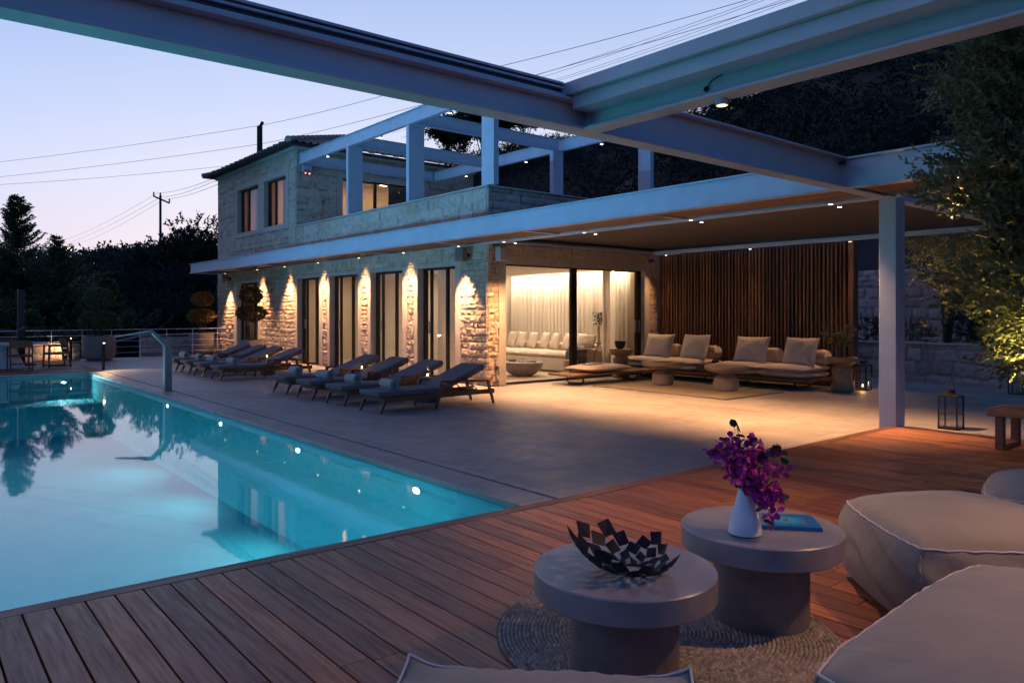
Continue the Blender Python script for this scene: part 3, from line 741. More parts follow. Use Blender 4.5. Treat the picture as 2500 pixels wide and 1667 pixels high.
# tiled hip roof
def rooftile():
    ex0, ex1, ey0, ey1, ze = BX - .42, UX + .42, FY - .45, 17.70, 6.93; sl = math.tan(R(19)); half = (ex1 - ex0) / 2
    rise_at = lambda d: ze + d * sl
    Vs = []; Qs = []; off = 0
    def plane(width, depth, P):
        nonlocal off
        nu = int(width / 0.035); nv = int(depth / 0.09)
        u = np.linspace(0, width, nu); s = np.linspace(0, depth, nv)
        Uu, Ss = np.meshgrid(u, s)
        lim = Ss; Uc = np.clip(Uu, lim, width - lim)
        ph = Uc / 0.24 * 2 * np.pi; h = 0.045 * np.maximum(np.sin(ph), -0.6)
        st = (Ss / 0.33) % 1.0; h = h + 0.035 * (1 - st) + 0.012 * np.sin(np.floor(Ss / .33) * 7 + np.floor(Uc / .24) * 3)
        V = P(Uc, Ss, rise_at(Ss) + h); idx = np.arange(nu * nv).reshape(nv, nu)
        q = np.stack([idx[:-1, :-1], idx[:-1, 1:], idx[1:, 1:], idx[1:, :-1]], -1).reshape(-1, 4) + off
        Vs.append(V.reshape(-1, 3)); Qs.append(q); off += nu * nv
    plane(ex1 - ex0, half, lambda u, s, z: np.stack([ex0 + u, ey0 + s, z], -1))
    plane(ey1 - ey0, (ey1 - ey0) / 2.001 if (ey1 - ey0) / 2 < half else half, lambda u, s, z: np.stack([ex1 - s, ey0 + u, z], -1))
    plane(ey1 - ey0, (ey1 - ey0) / 2.001 if (ey1 - ey0) / 2 < half else half, lambda u, s, z: np.stack([ex0 + s, ey0 + u, z], -1))
    r = rawmesh('roof', np.concatenate(Vs), np.concatenate(Qs), 'roof_tile', house)
    b = MB()
    for a, c in (((ex1, ey0), (ex1 - half, ey0 + half)), ((ex0, ey0), (ex0 + half, ey0 + half))):
        n = 14
        for k in range(n):
            p = [a[i] + (c[i] - a[i]) * k / n for i in (0, 1)]; q = [a[i] + (c[i] - a[i]) * (k + 1.12) / n for i in (0, 1)]
            b.tube([(p[0], p[1], ze + half * k / n * sl + .06), (q[0], q[1], ze + half * (k + 1.12) / n * sl + .045)], [.105, .085], 10)
    _child(b, 'ridge_tile', 'roof_tile', r, house)
    part('eaves', 'roof_dark', lambda b: (b.box(ex0 + .04, ey0 + .04, 6.89, ex1 - .04, ey0 + .5, 6.925), b.box(ex1 - .5, ey0 + .5, 6.89, ex1 - .04, ey1, 6.925), b.box(ex0 + .04, ey0 + .5, 6.89, ex0 + .5, ey1, 6.925)))
rooftile()
# canopy
CX1 = -2.2
def _fascia(b):
    b.box(-30.30, 8.90, 3.022, CX1, 8.935, 3.345); b.box(-30.35, 8.86, 3.345, CX1, 9.02, 3.37); b.box(-30.35, 8.86, 3.0, CX1, 9.02, 3.022)
    b.box(-30.30, 8.936, 3.022, -30.26, 10.04, 3.345); b.box(-30.35, 9.02, 3.345, -30.2, 10.04, 3.37); b.box(-30.35, 9.02, 3.0, -30.2, 10.04, 3.022)
    b.box(WX + .03, 9.98, 3.022, CX1, 10.11, 3.20); b.box(WX + .03, 9.94, 3.0, CX1, 10.15, 3.022); b.box(-30.2, 9.98, 3.0, WX + .03, 10.05, 3.02)
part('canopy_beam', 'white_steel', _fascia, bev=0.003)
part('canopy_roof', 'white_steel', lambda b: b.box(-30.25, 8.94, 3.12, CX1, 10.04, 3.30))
def _div(b):
    for x in (-27.5, -24.0, -20.5, -17.0, -13.6, -10.6, -7.6): b.box(x - .03, 9.02, 3.004, x + .03, 9.94, 3.03)
part('soffit_divider', 'white_steel', _div)
def _sof(b):
    y = 9.03
    while y < 9.93:
        x = -30.18
        while x < CX1 - .02:
            e = min(x + rng.uniform(2.2, 3.6), CX1 - .01); b.box(x, y, 3.035, e - .004, y + .078, 3.06, r=rng.random()); x = e
        y += .092
part('soffit', 'soffit_wood', _sof)
# interiors
def _rooms(b):
    b.box(BX + .3, FY + .31, -.30, WX - .24, 17.0, -.115)
part('room_floor', 'room_floor', _rooms)
part('room_ceiling', 'room_ceiling', lambda b: (b.box(BX + .3, FY + .31, 2.75, WX - .31, 17.0, 2.95), b.box(-19.1, 10.5, 2.66, WX - .5, 15.05, 2.70)))
part('room_wall', 'plaster', lambda b: (b.box(-19.35, FY + .31, -.11, -19.2, 16.99, 2.745), b.box(-23.8, FY + .31, -.11, -23.65, 16.99, 2.745), b.box(-21.0, 12.6, -.11, -19.36, 12.7, 2.745), b.box(-30.5, 13.0, -.11, -23.81, 13.1, 2.745),
                                        b.box(-19.19, 15.9, -.11, -13.4, 16.0, 2.745), b.box(-18.3, 11.2, -.11, -17.75, 11.3, 2.745), b.box(-23.6, 13.6, -.11, -21.01, 13.7, 2.745)))
def curtain(name, p0, p1, z0, z1, folds, amp, m='sheer_curtain', parent=house, taper=0.0):
    n = folds * 10; nz = 14; t = np.linspace(0, 1, n); z = np.linspace(z0, z1, nz); Tt, Z = np.meshgrid(t, z)
    d = np.array([p1[0] - p0[0], p1[1] - p0[1]]); L = np.linalg.norm(d); nrm = np.array([-d[1], d[0]]) / L
    rs = np.random.default_rng(folds); ph = rs.uniform(0, 6); k = np.sin(Tt * folds * 2 * np.pi + ph + 1.6 * np.sin(Tt * 13)) + 0.4 * np.sin(Tt * folds * 4.3 * np.pi)
    o = amp * k * (0.75 + 0.25 * (z1 - Z) / (z1 - z0)); s = Tt * (1 - taper * ((z1 - Z) / (z1 - z0)) ** 1.5)
    V = np.stack([p0[0] + d[0] * s + nrm[0] * o, p0[1] + d[1] * s + nrm[1] * o, Z], -1).reshape(-1, 3)
    return gridmesh(name, V, n, nz, m, parent)
cu = 'curtains hanging inside the house'
def curt(label, *a, **k):
    o = curtain('curtain', *a, parent=None, **k); tag(o, label, 'curtain', cu)
curt('wide pale sheer curtain on the back wall of the living room behind the long sofa', (-18.9, 15.6), (-13.75, 15.55), -.10, 2.66, 30, .05)
curt('gathered translucent curtain beside the right frame of the large glass door', (-14.2, 15.42), (-13.62, 14.35), -.10, 2.64, 8, .04)
curt('white sheer curtain behind the glass door nearest the stone corner', (-15.75, 10.62), (-14.95, 10.60), -.10, 2.62, 7, .035)
curt('pale curtain gathered behind the second glass door from the left', (-22.7, 10.62), (-21.75, 10.62), -.10, 2.62, 8, .03)
curt('pale curtain drawn to one side behind the far left glass door', (-27.9, 10.62), (-27.1, 10.62), -.10, 2.62, 6, .03)
curt('warm beige curtain panel behind the left upstairs window', (-28.1, 10.62), (-27.15, 10.62), 4.3, 6.3, 6, .03, m='amber_curtain')
curt('warm beige curtain panel behind the right upstairs window', (-25.45, 10.62), (-24.75, 10.62), 4.3, 6.3, 5, .03, m='amber_curtain')
curt('dark curtain in the right half of the upstairs terrace window', (UX - .42, 13.75), (UX - .42, 14.8), 3.4, 6.1, 7, .03, m='speaker_grey')
part('upper_room', 'plaster', lambda b: (b.box(-29.5, 10.46, 3.37, UX - .36, 17, 3.40), b.box(-26.6, 15.9, 3.41, UX - .36, 16.0, 6.59), b.box(-26.7, 10.5, 3.41, -26.6, 15.89, 6.59)))
cv = part('cove_light', 'cove_glow', lambda b: (b.box(-18.9, 15.30, 2.71, -13.5, 15.38, 2.73), b.box(-25.9, 14.7, 6.45, -24.0, 14.95, 6.47)))
WARM = (1.0, 0.66, 0.36)
area('cove_lamp', (-16.2, 15.25, 2.69), 140, 5.2, .12, (1.0, 0.76, 0.56), aim=(0, 0.35, -1), parent=house)
area('room_lamp', (-16.2, 13.0, 2.64), 95, 4.0, 2.6, (1.0, 0.76, 0.56), parent=house)
area('room_lamp', (-21.3, 11.7, 2.70), 50, 2.8, 1.0, (1.0, 0.68, 0.42), parent=house)
area('room_lamp', (-27.5, 11.7, 2.70), 20, 2.8, 1.4, (1.0, 0.78, 0.45), parent=house)
area('room_lamp', (-25.0, 12.8, 6.4), 45, 2.0, 3.0, (1.0, 0.42, 0.14), parent=house)
area('room_lamp', (-28.0, 11.6, 6.4), 22, 2.4, 1.0, (1.0, 0.46, 0.20), parent=house)
# ------------------------------------------------------------------ lamps
def downlight(x, y, z, label, power, name='downlight', size=75, blend=0.8, rad=.036, aim=(0, 0, -1), group='ceiling spots under the canopy', col=(1, 0.50, 0.22), h=.03, lens='warm_lens'):
    t = thing(name, label, 'downlight', (x, y, z), 0, group)
    b = MB(); b.lathe([(rad * .78, 0), (rad * .8, -h), (rad, -h), (rad, 0)], n=20); b.build('housing', 'white_steel', t, smooth=True)
    b = MB(); b.tube([(0, 0, -h * .7), (0, 0, -h * 1.03)], rad * .78, 20); b.build('lens', lens, t)
    if power: spot('lamp', (x, y, z - h - .012), power, size, blend, col, aim, .03, t)
    return t
G1 = 'wall-washing spots along the facade'
names = ['above the far left pier', 'between the far left door and the topiary', 'left of the second door', 'on the narrow pier right of the second door', 'on the third narrow pier', 'on the fourth narrow pier', 'above the speaker at the stone corner']
for x, n, pw in zip((-29.3, -26.0, -23.62, -21.12, -18.55, -16.22, -13.85), names, (110, 130, 130, 120, 120, 130, 150)):
    t = downlight(x, 9.88, 3.02, 'small soffit spot grazing the stone ' + n, 0, group=G1)
    sp = n.startswith('above')
    spot('lamp', (x, 9.66 if not sp else 9.78, 2.99 if not sp else 2.62), pw * (1.35 if not sp else 1.1), 74, 1.0, (1, 0.51, 0.245), (0, 0.16, -1), .05, t)
    if not sp: spot('lamp', (x, 9.885, 2.985), pw * .09, 66, 1.0, (1, 0.53, 0.25), (0, .22, -1), .02, t)
prs = [(-12.18, 'nearest the stone corner'), (-9.82, 'third from the column'), (-7.42, 'second from the column'), (-5.10, 'nearest the column')]
for x, n in prs:
    downlight(x, 9.86, 3.0, 'front one of the pair of spots under the canopy rail, pair ' + n, 30, size=85)
    downlight(x - .05, 10.21, 3.0, 'rear one of the pair of spots under the canopy rail, pair ' + n, 160, size=96, aim=(0, .10, -1))
for x, n in ((-12.61, 'left'), (-10.10, 'middle'), (-7.69, 'right')):
    downlight(x, 15.70, 3.03, f'{n} spot on the rail above the wooden slat wall', 28, size=76, aim=(0, -.42, -1), group='spots above the slat wall')
downlight(-3.12, 4.50, 3.0, 'lit round lamp under the overhead steel beam near the camera', 36, size=80, rad=.046, h=.045, lens='amber_lens', group='beam lamps')
downlight(-3.18, 8.88, 3.0, 'lit lamp under the canopy beam among the leaves of the right tree', 22, size=90, rad=.05, h=.04, group='beam lamps')
for x, y, n in ((-0.2, 4.5, 'behind the camera side of the beam'), (2.2, 4.5, 'far behind on the same beam')):
    downlight(x, y, 3.0, 'added fill lamp under the overhead steel beam outside the view, ' + n, 42, size=84, aim=(-.15, -.55, -1), rad=.055, h=.045, group='beam lamps')  # out-of-view lamps added as warm fill on the beanbags
for x, n in ((-21.12, 'nearest the upstairs wall'), (-17.92, 'in the middle'), (-14.65, 'nearest the front corner')):
    downlight(x, 10.2, 6.30, f'tiny lamp under the front beam of the roof pergola, {n}', 3, size=90, rad=.05, h=.07, group='roof pergola lamps')
    downlight(x, 15.4, 6.30, f'tiny lamp under the rear beam of the roof pergola, {n}', 3, size=90, rad=.05, h=.07, group='roof pergola lamps')

# ------------------------------------------------------------------ pergolas
def ibeam(b, axis, a, c, at, z0, z1, w=.18, t=.02, flip=0):
    """steel I-beam along x or y"""
    def bx(u0, u1, p0, p1, q0, q1):
        if axis == 'x': b.box(u0, p0, q0, u1, p1, q1)
        else: b.box(p0, u0, q0, p1, u1, q1)
    bx(a, c, at - w / 2, at + w / 2, z0, z0 + t); bx(a, c, at - w / 2, at + w / 2, z1 - t, z1); bx(a, c, at - .01, at + .01, z0 + t, z1 - t)
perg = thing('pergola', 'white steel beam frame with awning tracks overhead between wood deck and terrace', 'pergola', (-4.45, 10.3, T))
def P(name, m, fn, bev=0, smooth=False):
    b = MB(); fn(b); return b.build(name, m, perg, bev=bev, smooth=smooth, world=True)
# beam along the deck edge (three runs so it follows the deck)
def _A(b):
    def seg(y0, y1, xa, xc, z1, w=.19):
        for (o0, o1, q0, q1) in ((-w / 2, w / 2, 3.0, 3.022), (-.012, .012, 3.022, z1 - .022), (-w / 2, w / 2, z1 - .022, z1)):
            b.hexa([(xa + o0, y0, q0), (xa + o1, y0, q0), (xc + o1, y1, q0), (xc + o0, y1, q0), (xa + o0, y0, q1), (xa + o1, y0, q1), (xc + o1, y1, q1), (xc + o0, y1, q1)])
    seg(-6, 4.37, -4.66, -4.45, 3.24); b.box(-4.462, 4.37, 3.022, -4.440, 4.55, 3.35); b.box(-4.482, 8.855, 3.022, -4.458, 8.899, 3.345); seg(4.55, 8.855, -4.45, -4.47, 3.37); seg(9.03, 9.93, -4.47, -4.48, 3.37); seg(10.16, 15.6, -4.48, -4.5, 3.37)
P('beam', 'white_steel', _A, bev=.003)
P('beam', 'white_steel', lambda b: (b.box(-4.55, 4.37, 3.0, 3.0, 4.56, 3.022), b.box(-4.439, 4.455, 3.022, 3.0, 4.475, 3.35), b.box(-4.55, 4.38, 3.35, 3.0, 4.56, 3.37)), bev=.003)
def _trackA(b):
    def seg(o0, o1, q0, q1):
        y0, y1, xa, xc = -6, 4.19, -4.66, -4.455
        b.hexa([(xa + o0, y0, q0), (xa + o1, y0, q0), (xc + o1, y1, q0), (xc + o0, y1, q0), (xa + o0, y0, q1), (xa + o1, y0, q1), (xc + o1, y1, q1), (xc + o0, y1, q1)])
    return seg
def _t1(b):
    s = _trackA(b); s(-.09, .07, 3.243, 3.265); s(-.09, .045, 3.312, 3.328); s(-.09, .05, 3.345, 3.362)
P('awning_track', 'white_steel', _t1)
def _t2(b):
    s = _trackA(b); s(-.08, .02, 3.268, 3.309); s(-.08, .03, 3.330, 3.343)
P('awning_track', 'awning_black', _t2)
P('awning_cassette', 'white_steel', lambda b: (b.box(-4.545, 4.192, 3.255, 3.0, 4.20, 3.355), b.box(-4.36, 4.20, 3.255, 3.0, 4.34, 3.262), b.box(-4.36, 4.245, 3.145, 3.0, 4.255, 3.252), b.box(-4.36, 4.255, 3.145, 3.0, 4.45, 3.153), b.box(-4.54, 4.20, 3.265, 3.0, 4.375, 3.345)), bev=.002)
def _col(b):
    b.box(-4.585, 10.16, T, -4.375, 10.175, 3.0); b.box(-4.585, 10.385, T, -4.375, 10.40, 3.0); b.box(-4.487, 10.175, T, -4.473, 10.385, 3.0); b.box(-4.60, 10.13, T, -4.36, 10.43, T + .015)
def _colbox(b):
    b.box(-4.59, 10.17, T, -4.37, 10.30, 3.0); b.box(-4.39, 10.30, T, -4.37, 10.44, 3.0); b.box(-4.59, 10.42, T, -4.39, 10.44, 3.0)
P('column', 'white_steel', _colbox, bev=.004)
P('bracket', 'black_metal', lambda b: b.box(-4.44, 8.78, 3.28, -4.38, 8.85, 3.31)); P('cable_gland', 'black_metal', lambda b: b.tube([(-3.22, 4.452, 3.08), (-3.20, 4.43, 3.08)], .018, 10))
tag((lambda b: (b.tube([(-3.21, 4.43, 3.085), (-3.17, 4.41, 3.09), (-3.14, 4.40, 3.11), (-3.10, 4.41, 3.13), (-3.06, 4.43, 3.15)], .005, 6), b.build('cable', 'black_metal', smooth=True))[1])(MB()), 'loose black cable hanging beside the lit lamp on the overhead beam', 'cable')
# lounge canopy behind the column
lc = thing('lounge_canopy', 'fabric roof with rails over the outdoor lounge between stone wall and column', 'canopy', (-8.8, 12.9, 3.0))
def LCp(name, m, fn, bev=0):
    b = MB(); fn(b); return b.build(name, m, lc, bev=bev, world=True)
LCp('fabric', 'plank_fabric', lambda b: b.box(-12.75, 10.45, 3.16, -4.75, 15.45, 3.18))
LCp('edge_shade', 'awning_black', lambda b: (b.box(-12.98, 10.12, 3.20, -4.6, 15.9, 3.22), b.box(-12.78, 15.46, 3.10, -4.7, 15.50, 3.19), b.box(-12.80, 10.4, 3.10, -12.76, 15.5, 3.19)))
LCp('rail', 'white_steel', lambda b: (b.box(-13.0, 15.55, 3.06, -4.4, 15.66, 3.17), b.box(-13.0, 15.66, 3.03, -4.4, 15.76, 3.06), b.box(-13.0, 15.76, 3.03, -4.4, 15.80, 3.24)), bev=.003)
LCp('rail', 'white_steel', lambda b: (b.box(-13.02, 10.16, 3.055, -12.90, 15.54, 3.15), b.box(-12.90, 10.2, 3.052, -12.87, 15.54, 3.08)), bev=.003)
# roof pergola
rp = thing('roof_pergola', 'white post and beam frame standing on the upstairs terrace parapet', 'pergola', (-16, 10.2, 4.31))
def RPp(name, fn):
    b = MB(); fn(b); return b.build(name, 'white_steel', rp, bev=.004, world=True)
def fbeam(b, axis, a, c, at, z0=6.3, z1=6.65): ibeam(b, axis, a, c, at, z0, z1, .12, .02)
RPp('beam', lambda b: fbeam(b, 'x', UX + .02, -12.78, 10.2)); RPp('beam', lambda b: fbeam(b, 'x', UX + .02, -12.78, 15.4))
for x in (UX + .09, -19.75, -16.35, -13.0): RPp('beam', lambda b: fbeam(b, 'y', 10.265, 15.335, x))
for (x0, x1, y0, y1, zb) in ((-19.83, -19.70, 10.15, 10.62, 4.31), (-16.53, -16.40, 10.15, 10.62, 4.31), (-13.30, -12.86, 10.12, 10.26, 4.31), (-16.43, -16.28, 15.05, 15.46, 3.37), (-13.25, -12.83, 15.33, 15.47, 4.31)):
    RPp('post', lambda b: b.box(x0, y0, zb, x1, y1, 6.30))

# ------------------------------------------------------------------ slat wall
sw = thing('slat_wall', 'tall screen wall of upright brown wood slats behind the outdoor sofa', 'slat wall', (-10.4, 15.95, T))
b = MB(); b.box(-13.0, 15.97, T, -7.72, 16.02, 3.02); b.build('backing', 'roof_dark', sw, world=True)
b = MB(); x = -12.97
while x < -7.86:
    dz = rng.uniform(-.012, .012); b.box(x, 15.86 + dz, T + .02, x + .048, 15.945, 3.02, r=rng.random()); x += .0935
b.build('slats', 'slat_wood', sw, world=True, bev=.003)
b = MB(); b.box(-7.80, 15.84, T, -7.69, 16.06, 3.03, r=.7); b.build('end_post', 'slat_wood', sw, world=True)

# ------------------------------------------------------------------ soft shapes
def cushion(w, d, h, n=22, pinch=.06, flat=.35, wr=.006, seed=0, nz=6, box=0.0):
    """puffed cushion centred at origin, size w x d x h, corners drawn out"""
    u = np.linspace(-1, 1, n); U, V = np.meshgrid(u, u)
    Us = np.sign(U) * np.abs(U) ** 0.8; Vs = np.sign(V) * np.abs(V) ** .8
    prof = ((1 - np.abs(Us) ** 2.6).clip(0, 1) ** flat) * ((1 - np.abs(Vs) ** 2.6).clip(0, 1) ** flat)
    X = Us * w / 2 * (1 - pinch * (1 - Vs ** 2)); Y = Vs * d / 2 * (1 - pinch * (1 - Us ** 2))
    nse = fbm(U * 2.3 + seed * 3.1 + 20, V * 2.3 + seed + 7, 3) * wr * 4
    # wrinkles that run in from the seams
    wk = wr * np.sin(np.arctan2(V, U) * 26 + 5 * fbm(U * 2 + seed, V * 2 + 4, 2)) * (np.maximum(np.abs(U), np.abs(V)) ** 4) * prof
    top = np.stack([X, Y, h / 2 * prof + nse * prof + wk], -1); bot = np.stack([X, Y, -h / 2 * prof * (1 - .0) + nse * prof * .4], -1)
    Vv = np.concatenate([top.reshape(-1, 3), bot.reshape(-1, 3)]); idx = np.arange(n * n).reshape(n, n)
    q1 = np.stack([idx[:-1, :-1], idx[:-1, 1:], idx[1:, 1:], idx[1:, :-1]], -1).reshape(-1, 4); q2 = q1[:, ::-1] + n * n
    return Vv, np.concatenate([q1, q2])
def put(V, loc=(0, 0, 0), rot=(0, 0, 0)):
    m = np.array(Euler([R(a) for a in rot]).to_matrix()); return V @ m.T + np.array(loc)
def cush_obj(name, w, d, h, loc, rot, m, parent=None, **k):
    V, Q = cushion(w, d, h, **k); base = np.array(parent.matrix_basis.translation) if parent is not None else 0
    return rawmesh(name, put(V, loc, rot) + base, Q, m, parent, smooth=True)

# ------------------------------------------------------------------ loungers
def make_lounger():
    t = thing('sun_lounger', '', 'sun lounger', (0, 0, T)); m = 'dark_teak'
    b = MB()
    for s in (-1, 1):
        b.box(s * .31 - .018, .06, .185, s * .31 + .018, 2.33, .265, r=.5)
    b.box(-.29, .06, .19, .29, .10, .262, r=.4); b.box(-.29, 2.05, .19, .29, 2.09, .25, r=.4)
    for k in range(14): b.box(-.29, .14 + k * .08, .235, .29, .19 + k * .08, .258, r=.3)
    b.build('frame', m, t, bev=.004)
    for s in (-1, 1):
        x = s * .335
        for (y0, yt, zt, w0, w1) in ((0.0, .13, .27, .035, .075), (1.07, 1.19, .44, .04, .07), (2.30, 2.17, .42, .04, .07)):
            q = MB(); q.hexa([(x - .018, y0 - w0 / 2, 0), (x + .018, y0 - w0 / 2, 0), (x + .018, y0 + w0 / 2, 0), (x - .018, y0 + w0 / 2, 0),
                              (x - .018, yt - w1 / 2, zt), (x + .018, yt - w1 / 2, zt), (x + .018, yt + w1 / 2, zt), (x - .018, yt + w1 / 2, zt)], r=.6)
            q.build('leg', m, t, bev=.006)
        q = MB(); q.hexa([(x - .03, 1.15, .44), (x + .03, 1.15, .44), (x + .03, 2.21, .40), (x - .03, 2.21, .40), (x - .03, 1.155, .475), (x + .03, 1.155, .475), (x + .03, 2.20, .435), (x - .03, 2.20, .435)], r=.7)
        q.build('armrest', m, t, bev=.008)
        q = MB(); q.tube([(s * .27, 1.75, .44), (s * .27, 2.0, .26)], .009, 6); q.build('strut', m, t)
    V = []
    def slab(name, pts, th):
        """upholstered slab following a side profile"""
        q = MB(); w = .325
        for (y0, z0), (y1, z1) in zip(pts[:-1], pts[1:]):
            d = Vector((0, y1 - y0, z1 - z0)).normalized(); n = Vector((0, -d.z, d.y)) * th
            q.hexa([(-w, y0, z0), (w, y0, z0), (w, y1, z1), (-w, y1, z1), (-w, y0 + n.y, z0 + n.z), (w, y0 + n.y, z0 + n.z), (w, y1 + n.y, z1 + n.z), (-w, y1 + n.y, z1 + n.z)])
        return q.build(name, 'lounger_fabric', t, bev=.022, seg=3, smooth=True)
    slab('seat_cushion', [(-.03, .27), (1.13, .27)], .085); slab('back_cushion', [(1.15, .275), (2.12, .635)], .085)
    q = MB()
    q.hexa([(-.28, 1.18, .255), (.28, 1.18, .255), (.28, 2.12, .60), (-.28, 2.12, .60), (-.28, 1.18, .272), (.28, 1.18, .272), (.28, 2.115, .617), (-.28, 2.115, .617)]); q.build('back_panel', m, t)
    return t
LG = 'grey cushioned sun loungers in two rows of four along the pool'
lx = [(-10.89, 'grey lounger nearest the camera in the near row, closest to the stone corner'), (-12.19, 'second grey lounger from the right in the near row'), (-13.40, 'third grey lounger from the right in the near row'), (-14.62, 'leftmost grey lounger of the near row'),
      (-18.46, 'nearest lounger of the far row, seen whole from the side'), (-19.78, 'second lounger of the far row counted from the camera'), (-20.92, 'third lounger of the far row counted from the camera'), (-22.10, 'farthest lounger, feet hidden by the steel shower post')]
l0 = make_lounger()
for i, (x, lb) in enumerate(lx):
    if i == 0: l0.location = (x, 6.0, T); l0['label'] = lb; l0['group'] = LG
    else: dup(l0, (x, 6.0 + rng.uniform(-.02, .02), T), R(rng.uniform(-.8, .8)), lb, LG)
def make_towel():
    t = thing('towel', '', 'towel', (0, 0, 0)); b = MB(); pts = []
    n = 90
    for k in range(n): 
        a = k / n * 2 * math.pi * 4.2; rr = .018 + .066 * k / n; pts.append((math.cos(a) * rr, math.sin(a) * rr))
    th = .009
    vs = []; fs = []
    for k, (y, z) in enumerate(pts):
        l = math.hypot(y, z); ny, nz = y / l * th, z / l * th
        for x in (-.21, .21): vs += [(x + .004 * math.sin(k), y, z), (x + .004 * math.sin(k), y + ny, z + nz)]
    for k in range(n - 1):
        a = k * 4; c = a + 4
        fs += [(a, a + 2, c + 2, c), (a + 1, c + 1, c + 3, a + 3), (a, c, c + 1, a + 1), (a + 2, a + 3, c + 3, c + 2)]
    b.add(vs, fs); b.build('roll', 'towel_cloth', t, smooth=True)
    b = MB(); b.box(-.21, -.09, -.084, .21, .06, -.074); b.build('loose_end', 'towel_cloth', t, bev=.003)
    return t
TG = 'rolled towels on the foot ends of the loungers'
tw0 = make_towel()
for i, (x, lb) in enumerate(lx):
    o = tw0 if i == 0 else dup(tw0, (0, 0, 0))
    o.location = (x + rng.uniform(-.04, .04), 6.36 + rng.uniform(-.04, .04), T + .357 + .088); o.rotation_euler = (0, 0, R(rng.uniform(-7, 7)))
    o['label'] = 'rolled pale towel on the ' + lb.replace('grey ', '').split(',')[0]; o['group'] = TG
SG = 'blue drum stools between loungers'
def make_stool():
    t = thing('drum_stool', '', 'stool', (0, 0, T)); b = MB()
    b.lathe([(.17, 0), (.19, .02), (.195, .22), (.19, .41), (.175, .425), (0, .43)], n=28); b.build('body', 'blue_stool', t, smooth=True)
    b = MB(); b.lathe([(.0, .431), (.16, .431), (.16, .437), (0, .437)], n=28); b.build('top_disc', 'blue_stool', t); return t
st0 = make_stool()
stn = [(-11.54, 'between the two loungers nearest the camera'), (-14.01, 'between the two left loungers of the near row'), (-19.1, 'between the two nearer loungers of the far row'), (-21.5, 'between the two farthest loungers')]
for i, (x, n) in enumerate(stn):
    o = st0 if i == 0 else dup(st0, (0, 0, 0)); o.location = (x, 7.55, T); o['label'] = 'small blue drum stool ' + n; o['group'] = SG
def make_candle():
    t = thing('candle_glass', '', 'candle', (0, 0, 0)); b = MB()
    b.lathe([(.034, 0), (.042, .01), (.045, .085), (.042, .085), (.039, .012), (0, .01)], n=20); b.build('glass', 'clear_glass', t, smooth=True)
    b = MB(); b.lathe([(.0, .012), (.032, .012), (.032, .04), (0, .04)], n=16); b.build('wax', 'wax', t)
    b = MB(); b.lathe([(.002, .042), (.010, .052), (.008, .064), (0.0, .082)], n=10); b.build('flame', 'flame', t, smooth=True)
    return t
def wineglass(x, y, z, lb):
    t = thing('wine_glass', lb, 'wine glass', (x, y, z)); b = MB()
    b.lathe([(.032, 0), (.004, .006), (.004, .08), (.03, .10), (.038, .14), (.030, .19), (.027, .19), (.034, .14), (.025, .105), (0, .088)], n=18); b.build('bowl', 'clear_glass', t, smooth=True)
cd0 = make_candle()
for i, (x, y, z, n) in enumerate([(-11.48, 7.50, T + .438, 'on the blue stool nearest the camera'), (-13.95, 7.50, T + .438, 'on the blue stool at the left of the near row'), (-19.05, 7.5, T + .438, 'on the nearer stool of the far row')]):
    o = cd0 if i == 0 else dup(cd0, (0, 0, 0)); o.location = (x, y, z); o['label'] = 'lit candle glass ' + n; o['group'] = 'lit candles'
    l = bpy.data.lights.new('candle_light', 'POINT'); l.energy = .8; l.color = (1, .5, .18); l.shadow_soft_size = .01
    q = bpy.data.objects.new('candle_light', l); C.objects.link(q); q.parent = o; q.location = (0, 0, .11)
wineglass(-11.62, 7.60, T + .438, 'clear stemmed glass beside the candle on the nearest blue stool'); wineglass(-14.09, 7.60, T + .438, 'clear stemmed glass beside the candle on the left blue stool')

# ------------------------------------------------------------------ outdoor lounge
def make_base(name, label, loc, w, d, top, leg_axis='x', legs=(), group=None):
    t = thing(name, label, 'platform', loc, 0, group)
    b = MB(); b.box(-w / 2, -d / 2, top - .055, w / 2, d / 2, top, r=.5); b.build('platform', 'teak', t, bev=.006)
    for (x, y) in legs:
        b = MB()
        if leg_axis == 'x': b.tube([(x - .27, y, top - .06), (x - .26, y, .07), (x - .20, y, .02), (x + .20, y, .02), (x + .26, y, .07), (x + .27, y, top - .06)], .020, 8)
        else: b.tube([(x, y - .27, top - .06), (x, y - .26, .07), (x, y - .20, .02), (x, y + .20, .02), (x, y + .26, .07), (x, y + .27, top - .06)], .020, 8)
        b.build('leg', 'dark_teak', t, smooth=True)
    return t
make_base('daybed_base', 'low wooden bench platform on bent legs in front of the glass door', (-12.25, 12.95, T), .84, 2.8, .25, 'x', ((0, -.95), (0, .88)))
o = cush_obj('seat_pad', .80, 1.45, .17, (-12.22, 12.75, .21), (0, 0, 0), 'cream_fabric', None, seed=3); tag(o, 'large flat cushion lying on the low bench in front of the glass door', 'cushion')
def cloth():
    n = 26; u = np.linspace(-1, 1, n); U, V = np.meshgrid(u, u); z = .018 + .05 * np.abs(fbm(U * 2.6 + 5, V * 2.6, 4)) + .02 * np.sin(U * 9 + 2 * V)
    ed = np.maximum(np.abs(U), np.abs(V)) ** 3; z = z * (1 - .6 * ed)
    X = U * (.16 + .03 * np.sin(V * 4)) ; Y = V * (.26 + .04 * np.sin(U * 5))
    o = gridmesh('folded_cloth', np.stack([X - 12.22, Y + 12.55, z + .287], -1).reshape(-1, 3), n, n, 'towel_cloth'); tag(o, 'crumpled pale cloth on the bench cushion by the glass door', 'cloth')
    s = o.modifiers.new('thick', 'SOLIDIFY'); s.thickness = .008; s.offset = 1
cloth()
